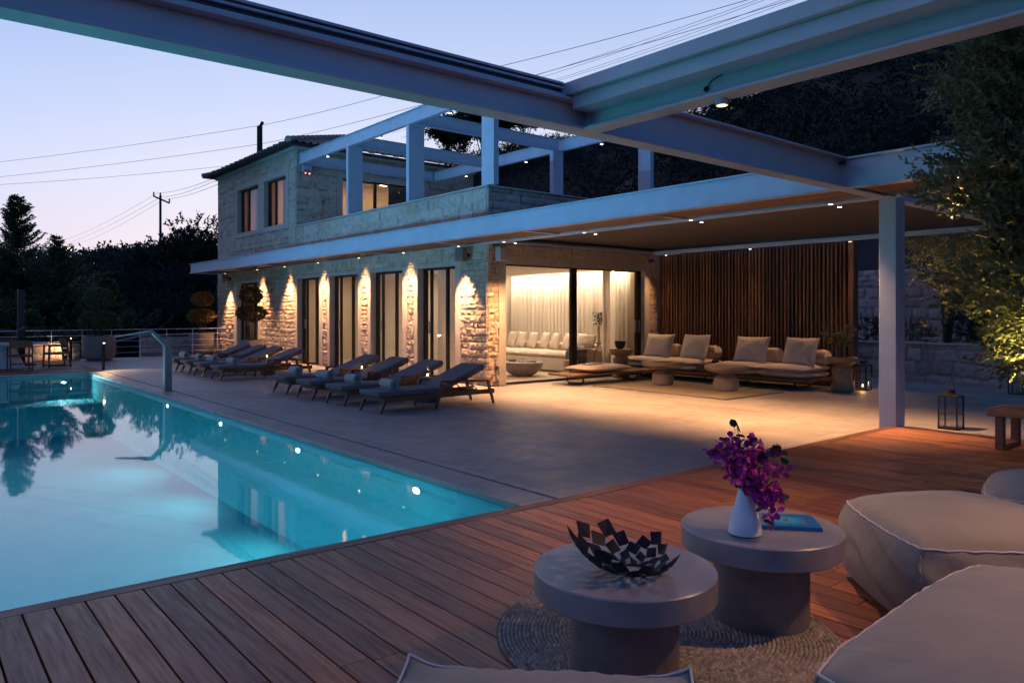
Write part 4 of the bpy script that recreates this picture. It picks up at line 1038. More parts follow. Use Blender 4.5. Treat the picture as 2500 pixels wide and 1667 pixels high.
def sofa_module(name, label, x0, x1, yf=14.45, yb=15.62):
    w = x1 - x0; t = thing(name, label, 'sofa', ((x0 + x1) / 2, (yf + yb) / 2, T), 0, 'outdoor platform sofas before the slat wall'); d = yb - yf
    b = MB(); b.box(-w / 2, -d / 2, .17, w / 2, d / 2, .245, r=.5); b.build('platform', 'dark_teak', t, bev=.008)
    for sx in (-1, 1):
        b = MB(); b.tube([(sx * (w / 2 - .35), -.34, .17), (sx * (w / 2 - .35), -.30, .05), (sx * (w / 2 - .35), -.22, .02), (sx * (w / 2 - .35), .22, .02), (sx * (w / 2 - .35), .30, .05), (sx * (w / 2 - .35), .34, .17)], .020, 8); b.build('leg', 'dark_teak', t, smooth=True)
    return t, d
def sofa(x0, x1, label, pads, pillows, bolsters):
    t, d = sofa_module('sofa', label, x0, x1); cx = (x0 + x1) / 2; cyy = 15.035
    for (a, c) in pads:
        w = c - a
        cush_obj('lower_pad', w, 1.12, .14, ((a + c) / 2 - cx, -.01, .31), (0, 0, 0), 'cream_fabric', t, seed=a, flat=.2, pinch=.01)
        cush_obj('seat_pad', w + .02, 1.14, .17, ((a + c) / 2 - cx, -.02, .44), (0, 0, 0), 'cream_fabric', t, seed=a + 2, flat=.28, pinch=.02)
    for bx in bolsters:
        cush_obj('bolster', .42, .30, .34, (bx - cx, .38, .66), (0, 0, 0), 'cream_fabric', t, seed=bx, flat=.22, pinch=.03)
    return t
sofa(-13.0, -10.32, 'left outdoor sofa of two cream cushions and a small wood tray end', [(-12.98, -11.90), (-11.88, -10.80)], 0, (-12.1, -10.98))
sofa(-10.28, -8.05, 'right outdoor sofa with cream cushions beside the right turned side table', [(-10.27, -9.17), (-9.15, -8.06)], 0, (-9.34, -8.22))
PG = 'large square cream scatter pillows on the outdoor sofas'
for (x, tilt, yaw, lb) in ((-12.25, 66, 8, 'leftmost big square pillow on the outdoor sofa'), (-11.15, 70, -3, 'second big square pillow from the left on the outdoor sofa'),
                           (-9.60, 64, 7, 'third big square pillow from the left, on the right sofa'), (-8.42, 70, -4, 'rightmost big square pillow, under the branches in the vase')):
    o = cush_obj('scatter_pillow', .80, .64, .24, (x, 14.98, .665), (tilt, 0, yaw), 'cream_fabric', None, seed=x, flat=.42, pinch=.07, wr=.009); tag(o, lb, 'pillow', PG)
b = MB(); b.box(-10.78, 14.5, .125, -10.34, 15.5, .30, r=.6); o = b.build('tray_table', 'dark_teak', bev=.008); tag(o, 'low dark wood tray block between the two halves of the outdoor sofa', 'side table')
b = MB()
for k in range(5): b.tube([(-10.58 + .05 * math.cos(k * 1.3), 15.0 + .06 * math.sin(k * 1.3), .30), (-10.58 + .07 * math.cos(k * 1.3 + .4), 15.0 + .08 * math.sin(k * 1.3 + .4), .37)], .012, 6)
b.lathe([(.02, 0), (.09, .01), (.10, .03), (.09, .03)], (-10.58, 15.0, .302), 16); o = b.build('small_dish', 'black_metal', smooth=True); tag(o, 'small dark dish on the wood tray between the sofa halves', 'dish')
rug = MB(); rug.box(-11.6, 11.90, T + .002, -8.18, 13.96, T + .014); o = rug.build('rug', 'woven_rug'); tag(o, 'flat beige woven rug under the two mushroom coffee tables', 'rug')
rug = MB()
for a, c in (((-11.6, 11.9), (-8.18, 11.93)), ((-11.6, 13.93), (-8.18, 13.96)), ((-11.6, 11.93), (-11.57, 13.93)), ((-8.21, 11.93), (-8.18, 13.93))): rug.box(a[0], a[1], T + .013, c[0], c[1], T + .02)
q = rug.build('border', 'bark', None); q.parent = o
def mushroom(x, y, label, top, R0, r1, m, name='coffee_table', cat='coffee table', waist=.14, group=None, z0=T, c2=None):
    t = thing(name, label, cat, (x, y, z0), 0, group); H = top - z0
    b = MB(); b.lathe([(0, 0), (r1 * .80, 0), (r1 * .95, .03), (r1, H * .28), (r1 * .98, H * .48), (r1 * .72, H * .60), (waist, H * .64), (waist, H * .71)], n=40); b.build('base', m, t, smooth=True)
    b = MB(); b.lathe([(waist + .05, H * .70), (R0 * .80, H * .76), (R0 * .97, H * .86), (R0, H * .94), (R0 * .985, H), (0, H)], n=48); b.build('top', m, t, smooth=True)
    return t
mushroom(-10.84, 13.38, 'left mushroom shaped coffee table on the beige rug', .387, .475, .235, 'ceramic_sand', group='mushroom coffee tables on the rug')
mushroom(-9.20, 13.42, 'right mushroom shaped coffee table on the beige rug, nearer the column', .39, .445, .26, 'ceramic_sand', group='mushroom coffee tables on the rug')
o = MB().box(-11.0, 13.2, .389, -10.68, 13.5, .397).build('magazine', 'awning_black'); tag(o, 'thin dark magazine lying on the left mushroom coffee table', 'magazine')
def spool(x, y, top, lb):
    t = thing('side_table', lb, 'side table', (x, y, T), 0, 'turned wooden side tables at the sofa ends'); H = top - T
    b = MB(); b.lathe([(0, 0), (.19, 0), (.225, .02), (.235, H * .12), (.215, H * .25), (.175, H * .38), (.185, H * .5), (.21, H * .62), (.20, H * .68), (.145, H * .74), (.14, H * .78)], n=40); b.build('base', 'turned_wood', t, smooth=True)
    b = MB(); b.lathe([(.14, H * .77), (.22, H * .80), (.285, H * .88), (.295, H), (0, H)], n=48); b.build('top', 'turned_wood', t, smooth=True); return t
spool(-7.56, 15.10, .573, 'turned wooden side table at the right end of the sofa holding the vase'); spool(-12.76, 14.12, .575, 'turned wooden side table by the glass door holding the black openwork bowl')
def openbowl():
    t = thing('openwork_bowl', 'black bowl of joined discs on the side table by the glass door', 'bowl', (-12.78, 14.10, .577)); b = MB()
    for j, (z, r, n, s) in enumerate(((.02, .07, 9, .03), (.07, .105, 10, .036), (.125, .12, 10, .038), (.175, .125, 10, .036))):
        for k in range(n):
            a = 2 * math.pi * (k + .5 * (j % 2)) / n; p = Vector((math.cos(a) * r, math.sin(a) * r, z)); b.tube([p, p + Vector((math.cos(a), math.sin(a), -.3)) * .006], s, 12)
    b.lathe([(0, 0), (.06, 0), (.07, .012), (0, .012)], n=20); b.build('bowl', 'black_metal', t)
openbowl()
def branchvase():
    t = thing('branch_vase', 'clear glass vase with leafy olive branches on the right side table', 'vase', (-7.60, 15.10, .575)); b = MB()
    b.lathe([(.07, 0), (.085, .01), (.09, .22), (.086, .22), (.08, .015), (0, .012)], n=24); b.build('glass', 'clear_glass', t, smooth=True)
    b = MB(); P0 = []; D0 = []; rs = np.random.default_rng(4)
    for k in range(15):
        a = rs.uniform(0, 6.28); sp = rs.uniform(.1, .36); hh = rs.uniform(.33, .62); p0 = Vector((rs.normal() * .02, rs.normal() * .02, .02)); p2 = Vector((math.cos(a) * sp, math.sin(a) * sp * .8, hh)); p1 = (p0 + p2) / 2 + Vector((0, 0, .08))
        b.tube([p0, p1, p2], [.004, .003, .0015], 5)
        for s in np.linspace(.45, 1, 7):
            q = (p0 * (1 - s) ** 2 + p1 * 2 * s * (1 - s) + p2 * s * s); P0.append(q); D0.append((p2 - p1).normalized() + Vector(rs.normal(size=3) * .4))
    b.build('stem', 'bark', t)
    V, Q, tt = twigleaves(np.array(P0), np.array(D0), .07, 9, .075, .026, .9, rs)
    rawmesh('foliage', V + np.array(t.location), Q, 'leaf_olive', t, tt)
branchvase()
def lantern(x, y, z, w, h, lb, candle=True, grp='black metal lanterns'):
    t = thing('lantern', lb, 'lantern', (x, y, z), 0, grp); b = MB(); s = w / 2; f = .009
    for sx in (-1, 1):
        for sy in (-1, 1): b.box(sx * s - f, sy * s - f, 0, sx * s + f, sy * s + f, h)
    b.box(-s, -s, 0, s, s, .02); 
    for zz in (h * .45, h): 
        q = f * (.4 if zz < h else 1)
        for sx in (-1, 1): b.box(sx * s - q, -s, zz - q, sx * s + q, s, zz + q); b.box(-s, sx * s - q, zz - q, s, sx * s + q, zz + q)
    b.build('frame', 'black_metal', t)
    b = MB(); b.hexa([(-s - .01, -s - .01, h + .01), (s + .01, -s - .01, h + .01), (s + .01, s + .01, h + .01), (-s - .01, s + .01, h + .01), (-s * .5, -s * .5, h + .04), (s * .5, -s * .5, h + .04), (s * .5, s * .5, h + .04), (-s * .5, s * .5, h + .04)])
    b.lathe([(s * .4, h + .04), (s * .4, h + .07), (s * .55, h + .075), (s * .55, h + .09), (0, h + .09)], n=16); b.build('cap', 'black_metal', t)
    b = MB(); b.tube([(s * .35 * math.cos(a), 0, h + .09 + .11 * math.sin(a)) for a in np.linspace(0, math.pi, 12)], .006, 6); b.build('handle', 'black_metal', t, smooth=True)
    b = MB()
    for sx in (-1, 1): b.box(sx * s - .001, -s + f, .02, sx * s + .001, s - f, h - f); b.box(-s + f, sx * s - .001, .02, s - f, sx * s + .001, h - f)
    b.build('glass', 'clear_glass', t)
    if candle:
        b = MB(); b.lathe([(.03, .02), (.03, .07), (0, .07)], n=16); b.build('candle', 'wax', t, smooth=True)
        b = MB(); b.lathe([(.002, .075), (.012, .09), (.009, .10), (0.0, .125)], n=10); b.build('flame', 'flame', t, smooth=True)
        l = bpy.data.lights.new('candle_light', 'POINT'); l.energy = 1.5; l.color = (1, .5, .18); l.shadow_soft_size = .01
        o = bpy.data.objects.new('candle_light', l); C.objects.link(o); o.parent = t; o.location = (0, 0, .15)
lantern(-7.43, 15.72, T, .25, .52, 'tall lantern with a lit candle beside the slat wall end post')
lantern(-4.16, 11.42, T, .235, .46, 'unlit black lantern on the paving just right of the white column', False)
lantern(-5.08, 17.3, T, .25, .52, 'black lantern under the tree at the right edge in front of the low wall', False)
# ------------------------------------------------------------------ foreground tables and what stands on them
def conctable(x, y, top, lb):
    t = thing('concrete_table', lb, 'coffee table', (x, y, 0), 0, 'round concrete pedestal tables on the jute rugs')
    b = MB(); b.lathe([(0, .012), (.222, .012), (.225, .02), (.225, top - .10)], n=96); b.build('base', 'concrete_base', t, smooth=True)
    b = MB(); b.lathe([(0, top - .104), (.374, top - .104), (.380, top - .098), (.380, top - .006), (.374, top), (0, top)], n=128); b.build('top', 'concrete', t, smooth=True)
    return t
conctable(-2.123, 2.370, .433, 'nearer round grey concrete table with the black metal bowl'); conctable(-2.045, 3.270, .460, 'farther round grey concrete table with the white vase and book')
def juterug(x, y, Rr, lb, seed):
    t = thing('round_rug', lb, 'rug', (x, y, .003) ); rs = np.random.default_rng(seed)
    rings = int(Rr / .0190); V = []; Q = []; A = []; off = 0
    for i in range(rings):
        r = .010 + i * .0190; n = max(6, int(2 * math.pi * r / .0215)); a = (np.arange(n) + rs.random()) / n * 2 * np.pi + rs.normal(0, .06 / (n * .2 + 1), n)
        wob = 1 + .012 * np.sin(a * 3 + seed) + .006 * np.sin(a * 7 + 2 * seed)
        cx = r * wob * np.cos(a); cyy = r * wob * np.sin(a); tt = np.clip(rs.normal(.55, .15, n), 0, 1)
        # each stitch is a slanted pillow-like bead of 9 points
        tx, ty = -np.sin(a), np.cos(a); rx, ry = np.cos(a), np.sin(a); sk = .75 * (1 if i % 2 else -1)
        L = .0165 * rs.uniform(.85, 1.2, n); Wd = .0106 * rs.uniform(.8, 1.15, n)
        for u in (-1, 0, 1):
            for v in (-1, 0, 1):
                hx = cx + tx * u * L * .75 + (rx + tx * sk) * v * Wd; hy = cyy + ty * u * L * .75 + (ry + ty * sk) * v * Wd
                hz = .017 * (1 - .55 * abs(u)) * (1 - .85 * abs(v)) + rs.normal(0, .0008, n) + .001
                V.append(np.stack([hx, hy, hz], 1)); A.append(tt)
        # regroup: currently 9 blocks of n
        base = off; g = lambda u, v: base + (u * 3 + v) * n + np.arange(n)
        for u in (0, 1):
            for v in (0, 1): Q.append(np.stack([g(u, v), g(u + 1, v), g(u + 1, v + 1), g(u, v + 1)], 1))
        off += 9 * n
    V = np.concatenate(V); V[:, 0] += x; V[:, 1] += y; V[:, 2] += .004
    rawmesh('braid', V, np.concatenate(Q), 'jute', t, np.concatenate(A), smooth=True)
    b = MB(); b.lathe([(Rr - .004, .001), (Rr - .008, .006), (0, .006)], n=72); b.build('backing', 'bark', t)
juterug(-2.25, 2.78, .785, 'large round braided jute rug under both concrete tables', 5)
def rhombbowl():
    t = thing('rhombic_bowl', 'black metal bowl of joined rhombic plates on the nearer concrete table', 'bowl', (-2.065, 2.36, .434))
    N1 = 12
    rows = [(.045, .003), (.085, .006), (.120, .018), (.152, .038), (.180, .064), (.204, .096), (.224, .130)]
    def pt(i, k):
        r, z = rows[i]; a = 2 * math.pi * (k + .5 * (i % 2)) / N1 + .2
        side = .5 + .5 * math.cos(a - 3.9)     # the far left rim reaches higher
        rr = r * (1 + .25 * side * (i > 1) - .10 * (1 - side) * (i > 3)); zz = z * (.78 + .55 * side)
        return Vector((rr * math.cos(a), rr * math.sin(a), zz))
    b = MB()
    def plate(q):
        c = sum(q, Vector()) / 4; q = [c + (p - c) * .985 for p in q]; n = (q[1] - q[0]).cross(q[3] - q[0]).normalized() * .0012
        b.hexa([p - n for p in q] + [p + n for p in q])
    for i in range(5):
        for k in range(N1):
            side = .5 + .5 * math.cos(2 * math.pi * (k + .5 * (i % 2)) / N1 + .2 - 3.9)
            if i == 4 and side < .55 and k % 3: continue
            if i == 3 and side < .3 and k % 3 == 1: continue
            lo = pt(i, k); hi = pt(i + 2, k); l = pt(i + 1, k - 1 if i % 2 == 0 else k); r = pt(i + 1, k if i % 2 == 0 else k + 1)
            c = (lo + hi + l + r) / 4; n = (r - l).cross(hi - lo).normalized(); rot = Matrix.Rotation(R(24 if (i + k) % 2 else -20), 3, n)
            f = 1.06 if i > 1 else .95
            q = [c + rot @ ((p - c) * g * f) for p, g in ((lo, .92), (r, .74), (hi, .92), (l, .74))]
            if min(p.z for p in q) < .002: q = [Vector((p.x, p.y, max(p.z, .002))) for p in q]
            plate(q)
    b.tube([(.060 * math.cos(a), .060 * math.sin(a), .004) for a in np.linspace(0, 6.283, 19)], .004, 6)
    b.build('plates', 'bowl_metal', t)
rhombbowl()
def vase():
    x, y, z = -2.012, 3.085, .461
    t = thing('flower_vase', 'white ceramic vase of magenta bougainvillea on the farther concrete table', 'vase', (x, y, z)); b = MB()
    b.lathe([(0, 0), (.066, 0), (.076, .006), (.077, .018), (.070, .06), (.052, .13), (.036, .185), (.0315, .205), (.033, .213), (.029, .213), (.027, .20), (.025, .12), (0, .11)], n=48); b.build('body', 'glaze_white', t, smooth=True)
    fl = thing('bougainvillea', 'magenta bougainvillea sprays with dark green leaves standing in the white vase', 'flowers', (x, y, z + .19))
    rs = np.random.default_rng(12)
    # screen right / towards camera axes at this spot
    rt = Vector((.637, .7705, 0)); fw = Vector((.7705, -.637, 0)); up = Vector((0, 0, 1))
    sprays = [(-.17, .33, .02, 12), (-.08, .36, -.03, 11), (.02, .40, .04, 10), (.10, .30, -.05, 10), (.16, .18, .05, 13), (.12, .02, .12, 12), (-.10, .18, .10, 9), (.0, .22, -.08, 9), (.19, .33, -.02, 4), (.09, -.12, .15, 10), (.15, -.02, .12, 8), (.04, .10, .12, 8), (-.06, .27, .06, 9)]
    b = MB(); BV = []; LV = []; LD = []
    for (sx, sz, sy, nb) in sprays:
        sz = sz * .62 if sz > 0 else sz; sx *= .95; nb = int(nb * 1.7)
        p0 = Vector((0, 0, 0)); p2 = rt * sx + fw * sy + up * sz; p1 = rt * sx * .35 + fw * sy * .3 + up * (max(sz, .08) * .75 + .04)
        b.tube([p0, p1, (p1 + p2) / 2 + up * .01, p2], [.003, .0025, .002, .0012], 5)
        for k in range(nb):
            s = rs.uniform(.35, 1.02); q = p0 * (1 - s) ** 2 + p1 * 2 * s * (1 - s) + p2 * s * s
            BV.append(q + Vector(rs.normal(size=3) * .020))
        for k in range(3):
            s = rs.uniform(.25, 1.0); q = p0 * (1 - s) ** 2 + p1 * 2 * s * (1 - s) + p2 * s * s; LV.append(q); LD.append(Vector(rs.normal(size=3)) + up * .1)
    for q in (rt * .155 + up * .20, rt * .12 + up * .22 + fw * .02, rt * .17 + up * .17): 
        for k in range(2): LV.append(q); LD.append(rt * rs.uniform(.2, 1) + up * rs.uniform(-.6, .3) + fw * rs.normal() * .4)
    p = rt * -.045 + up * .33; b.tube([rt * -.02 + up * .24, p], [.002, .001], 5)
    for k in range(4): LV.append(p - up * .02 * k); LD.append(Vector(rs.normal(size=3)))
    b.build('stem', 'bark', fl, smooth=True)
    # bracts: triples of cupped petals
    V = []; F = []; A = []
    def petal(c, d, side, L, Wd, cup):
        o = len(V); d = d.normalized(); side = side.normalized(); n = d.cross(side)
        for (u, w, h) in ((0, 0, 0), (.35, -.42, .12), (.35, 0, 0), (.35, .42, .12), (.72, -.40, .10), (.72, 0, -.05), (.72, .40, .10), (1.0, 0, .12)):
            V.append(c + d * u * L + side * w * Wd + n * h * cup * L)
        A.extend([rs.random()] * 8)
        for f in ((0, 2, 1), (0, 3, 2), (1, 2, 5, 4), (2, 3, 6, 5), (4, 5, 7), (5, 6, 7)): F.append(tuple(i + o for i in f))
    for q in BV:
        ax = Vector(rs.normal(size=3)).normalized(); s0 = ax.orthogonal().normalized()
        for k in range(3):
            a = k * 2.094; d = (Matrix.Rotation(a, 3, ax) @ s0) + ax * .55; side = d.cross(ax)
            petal(q, d, side, rs.uniform(.030, .042), .034, 1.0)
    mb = MB(); mb.v = [tuple(v) for v in V]; mb.f = F; mb.r = A; mb.build('bracts', 'bracts', fl, smooth=True)
    V = []; F = []; A = []
    for q, d in zip(LV, LD): petal(q, d, d.cross(Vector(rs.normal(size=3))), rs.uniform(.045, .062), .040, .6)
    mb = MB(); mb.v = [tuple(v) for v in V]; mb.f = F; mb.r = A; mb.build('leaves', 'leaf_fresh', fl, smooth=True)
vase()
def textmesh(name, body, size, m, parent, loc, rz, sx=1.0, extr=.0004):
    cu_ = bpy.data.curves.new(name, 'FONT'); cu_.body = body; cu_.size = size; cu_.extrude = extr; cu_.align_x = 'CENTER'; cu_.align_y = 'CENTER'
    tmp = bpy.data.objects.new(name, cu_); C.objects.link(tmp); bpy.context.view_layer.update()
    me = bpy.data.meshes.new_from_object(tmp.evaluated_get(bpy.context.evaluated_depsgraph_get())); bpy.data.objects.remove(tmp)
    me.materials.clear(); me.materials.append(M[m]); o = bpy.data.objects.new(name, me); C.objects.link(o); o.parent = parent; o.location = loc; o.rotation_euler = (0, 0, rz); o.scale = (sx, 1, 1); return o
def book():
    # corners measured on the table top: long side 0.30, short side 0.215
    c = Vector((-1.985, 3.385, .461)); ang = math.atan2(3.337 - 3.162, -1.778 + 1.978)
    t = thing('picture_book', 'thin blue picture book with a turquoise halo on its cover beside the white vase', 'book', c, ang); w, d, h = .30, .232, .018
    b = MB(); b.box(-w / 2, -d / 2, h - .002, w / 2, d / 2, h); b.build('cover', 'book_cover', t)
    b = MB(); b.box(-w / 2, -d / 2, 0, w / 2, d / 2, .002); b.box(-w / 2, -d / 2 - .001, .002, w / 2, -d / 2 + .003, h - .002); b.build('spine', 'book_cover', t)
    b = MB(); b.box(-w / 2 + .004, -d / 2 + .004, .0021, w / 2 - .004, d / 2 - .004, h - .0021); b.build('pages', 'book_page', t)
    textmesh('title', 'ANDREA', .050, 'towel_cloth', t, (-.105, 0, h + .0006), R(90))
    # faint author line and crest, too small to read in the picture: short strokes
    b = MB()
    for k in range(11):
        if k == 6: continue
        y = -.085 + k * .0155; b.box(.078, y, h + .0003, .088, y + .002, h + .0008); b.box(.078, y + .006, h + .0003, .088, y + .008, h + .0008); b.box(.078 if k % 2 else .0865, y, h + .0003, .080 if k % 2 else .088, y + .008, h + .0008)
    b.build('author_line', 'towel_cloth', t)
    b = MB(); rs = np.random.default_rng(3)
    for k in range(15):
        a = k / 15 * 6.283; b.prism([(.0 + .026 * math.cos(a - .16), .024 * math.sin(a - .16)), (.0 + .034 * math.cos(a), .031 * math.sin(a)), (.0 + .026 * math.cos(a + .16), .024 * math.sin(a + .16)), (.020 * math.cos(a), .018 * math.sin(a))], h + .0003, h + .0008)
    for k in range(3): b.lathe([(.004 + k * .006, h + .0003), (.004 + k * .006, h + .0009), (.0065 + k * .006, h + .0009), (.0065 + k * .006, h + .0003)], (0, 0, 0), 18)
    for k in range(6): b.box(-.055 + k * .005, -.004 - k * .002, h + .0003, -.052 + k * .005, .004 + k * .002, h + .0008)
    b.build('crest', 'towel_cloth', t)
    textmesh('press_mark', '~', .03, 'towel_cloth', t, (.122, -.002, h + .0006), R(90)) if 0 else None
book()

# ------------------------------------------------------------------ beanbags: boxy, sagging, with welted seams
def pouf(name, lb, c, ang, w, d, h, seed, bulge=.10, corner=.03, sag=.03, rnd=.03, back=0.0):
    """rounded box (grid on six faces) whose top edges and corner seams carry piping"""
    t = thing(name, lb, 'beanbag', (c[0], c[1], 0.002), ang, 'sand-coloured fabric beanbags round the concrete tables')
    n = 34
    def warp(P):
        x, y, z = P[..., 0], P[..., 1], P[..., 2]         # each in -1..1
        ex, ey, ez = 1 - x ** 2, 1 - y ** 2, 1 - z ** 2
        nx = fbm(x * 1.6 + seed, y * 1.6 + z * 1.1, 3); ny = fbm(y * 1.7 + 4 + seed, z * 1.6 + x, 3)
        crn = (np.abs(x) * np.abs(y)) ** 6
        X = x * w / 2 * (1 + bulge * ez.clip(0) ** .8 * (.35 + .65 * ey.clip(0) ** .5) + .045 * ey * (np.abs(z) ** 4)); Y = y * d / 2 * (1 + bulge * ez.clip(0) ** .8 * (.35 + .65 * ex.clip(0) ** .5) + .045 * ex * (np.abs(z) ** 4))
        Z = h / 2 * (z + 1)
        topm = np.clip((z + 1) / 2, 0, 1)
        dome = (ex.clip(0) ** .55) * (ey.clip(0) ** .55)
        Z = Z + topm ** 3 * (dome * bulge * 1.9 * h - sag * (1 - crn) * (1 - dome)) + crn * topm * corner
        Z = Z + back * topm * (np.clip((x + 1) / 2, 0, 1) ** 1.5)
        fold = (np.sin(x * 9 + 7 * ny + seed) * np.sin(y * 6 + 5 * nx)) * .006
        r2 = np.maximum(np.abs(x), np.abs(y)); rad = np.arctan2(y, x)
        wr = .0045 * np.sin(rad * 34 + 6 * nx) * np.exp(-((r2 - .86) / .13) ** 2) * (z > .6)
        sw = .006 * np.sin(z * 7 + 3 * nx + x * 4) * ez * (1 - topm * .2)
        Z = Z + (nx * .045 + fold) * dome * topm + wr
        X = X + (nx * .03 + sw + .012 * np.sin(y * 8 + 5 * z + seed) * ez) * np.sign(x) * (np.abs(x) ** 8); Y = Y + (ny * .03 + sw + .012 * np.sin(x * 8 + 5 * z) * ez) * np.sign(y) * (np.abs(y) ** 8)
        rc = 1 - rnd * (np.abs(x) * np.abs(y)) ** 5; X = X * rc; Y = Y * rc; Z = Z - rnd * .4 * topm ** 4 * (np.maximum(np.abs(x), np.abs(y)) ** 10)
        bot = np.clip(-z, 0, 1) ** 6; X = X * (1 - .10 * bot); Y = Y * (1 - .10 * bot)
        return np.stack([X, Y, np.maximum(Z, 0)], -1)
    u = np.linspace(-1, 1, n); u = np.sign(u) * np.abs(u) ** .85; A, B = np.meshgrid(u, u); O = np.ones_like(A); Vs = []; Qs = []; off = 0
    for P, flip in ((np.stack([A, B, O], -1), 0), (np.stack([A, B, -O], -1), 1), (np.stack([O, A, B], -1), 0), (np.stack([-O, A, B], -1), 1), (np.stack([A, O, B], -1), 1), (np.stack([A, -O, B], -1), 0)):
        Vs.append(warp(P).reshape(-1, 3)); idx = np.arange(n * n).reshape(n, n) + off; q = np.stack([idx[:-1, :-1], idx[:-1, 1:], idx[1:, 1:], idx[1:, :-1]], -1).reshape(-1, 4)
        Qs.append(q[:, ::-1] if flip else q); off += n * n
    o = rawmesh('cover', np.concatenate(Vs) + np.array(t.location), np.concatenate(Qs), 'taupe_fabric', t, smooth=True)
    w_ = o.modifiers.new('weld', 'WELD'); w_.merge_threshold = .001
    s_ = np.linspace(-1, 1, 40); k1 = np.ones(40); b = MB()
    for P in (np.stack([s_, -k1, k1], -1), np.stack([s_, k1, k1], -1), np.stack([-k1, s_, k1], -1), np.stack([k1, s_, k1], -1)):
        b.tube([tuple(p) for p in warp(P) + np.array([0, 0, .004]) + .0015 * np.random.default_rng(1).normal(size=(40, 3))], .0042, 6)
    b.build('piping', 'pale_piping', t, smooth=True)
    for sx in (-1, 1):
        for sy in (-1, 1):
            b = MB(); P = np.stack([sx * k1, sy * k1, s_], -1); b.tube([tuple(p) for p in warp(P) * np.array([1.004, 1.004, 1]) + .002 * np.random.default_rng(2).normal(size=(40, 3))], .0045, 6)
            b.build('seam', 'taupe_fabric', t, smooth=True)
    return t
pouf('beanbag', 'big square beanbag right of the concrete tables with pale piping on its front corner', (-1.46, 4.22), R(-42.5), .88, .90, .43, 1.3, bulge=.14, sag=.0, corner=.0)
pouf('beanbag', 'farthest beanbag at the right edge behind the middle one', (-1.36, 5.60), R(14), .86, .84, .40, 2.9, bulge=.12, sag=.01, corner=0)
pouf('beanbag', 'large near beanbag filling the lower right corner of the view', (-.50, 2.52), R(2), 1.08, 1.32, .56, 4.1, bulge=.09, sag=.0, corner=.0)
pouf('beanbag', 'low beanbag cropped by the bottom edge in front of the nearer table', (-1.33, 1.18), R(-45), .92, .84, .44, 5.2, bulge=.06, sag=.03, corner=.015, rnd=0)

# ------------------------------------------------------------------ bench on the deck
def bench():
    t = thing('garden_bench', 'low slatted wood bench standing on the deck at the right edge', 'bench', (-2.25, 9.62, 0)); b = MB()
    x0, x1, y0, y1 = -3.02, -1.35, 9.28, 9.92
    for k in range(9): b.box(x0 + .05, y0 + .04 + k * .066, .415, x1 - .05, y0 + .092 + k * .066, .44, r=rng.random())
    b.build('slats', 'bench_wood', t, world=True, bev=.003)
    b = MB(); b.box(x0, y0 - .005, .36, x0 + .045, y1 + .005, .445, r=.8); b.box(x1 - .045, y0 - .005, .36, x1, y1 + .005, .445, r=.7); b.box(x0 + .045, y0 - .006, .365, x1 - .045, y0 + .03, .443, r=.75); b.box(x0 + .045, y1 - .03, .365, x1 - .045, y1 + .006, .443, r=.75)
    b.build('seat_frame', 'bench_wood', t, world=True, bev=.004)
    for lx_ in (x0 + .07, x1 - .15):
        b = MB(); b.box(lx_, y0 + .03, .0, lx_ + .08, y0 + .11, .36, r=.3); b.box(lx_, y1 - .11, 0, lx_ + .08, y1 - .03, .36, r=.3); b.box(lx_, y0 + .11, 0.0, lx_ + .08, y1 - .11, .05, r=.3); b.build('leg', 'bench_wood', t, world=True, bev=.004)
bench()

# ------------------------------------------------------------------ pool shower and bollards
def shower():
    t = thing('pool_shower', 'brushed steel pool shower post with a bent flat arm over the water', 'shower', (-16.6, 4.41, T))
    b = MB(); b.box(-.085, -.07, 0, .085, .07, .93); b.box(-.10, -.085, 0, .10, .085, .012); b.build('post', 'steel', t, bev=.004)
    b = MB(); z0, z1, z2 = .93, 1.235, 1.13
    y0, y1, y2 = 0, -.30, -.98
    prof = [(y0 - .06, z0), (y0 + .06, z0), (y1 + .02, z1 + .02), (y1 - .03, z1 + .02), (y2, z2 + .015), (y2, z2), (y1 - .02, z1 - .035), (y1 + .0, z1 - .04)]
    b.prism(prof, -.075, .075, 'x'); b.build('arm', 'steel', t)
    b = MB(); b.tube([(.076, 0, .25), (.10, 0, .25)], .022, 12); b.tube([(-.076, -.03, .25), (-.10, -.03, .25)], .022, 12); b.build('tap', 'steel', t, smooth=True)
shower()
def bollard(x, y, aim, pw, lb):
    t = thing('bollard_light', lb, 'bollard', (x, y, T), 0, 'slim dark bollard lights by the pool'); b = MB()
    b.box(-.035, -.035, 0, .035, .035, .70); b.box(-.035, -.035, .77, .035, .035, .83); b.box(-.035, -.035, .70, .035, -.015, .77); b.box(-.035, .015, .70, -.0, .035, .77) if aim[0] > 0 else b.box(.0, .015, .70, .035, .035, .77); b.build('post', 'black_metal', t)
    b = MB(); b.box(-.03, -.014, .755, .03, .034, .769); b.build('lens', 'warm_lens', t)
    spot('lamp', (x + aim[0] * .05, y + .02, T + .75), pw, 100, .9, (1, .62, .32), (aim[0], aim[1], aim[2]), .02, t)
    b = MB(); b.box(.036, -.012, .30, .037, .012, .752); b.build('light_slot', 'warm_lens_small', t) if 0 else None
bollard(-23.72, 4.60, (.75, .35, -.6), 14, 'slim dark bollard light at the far pool corner')
bollard(-28.75, 4.60, (-.5, -.5, -.5), 22, 'slim dark bollard light against the lit stone block wall')

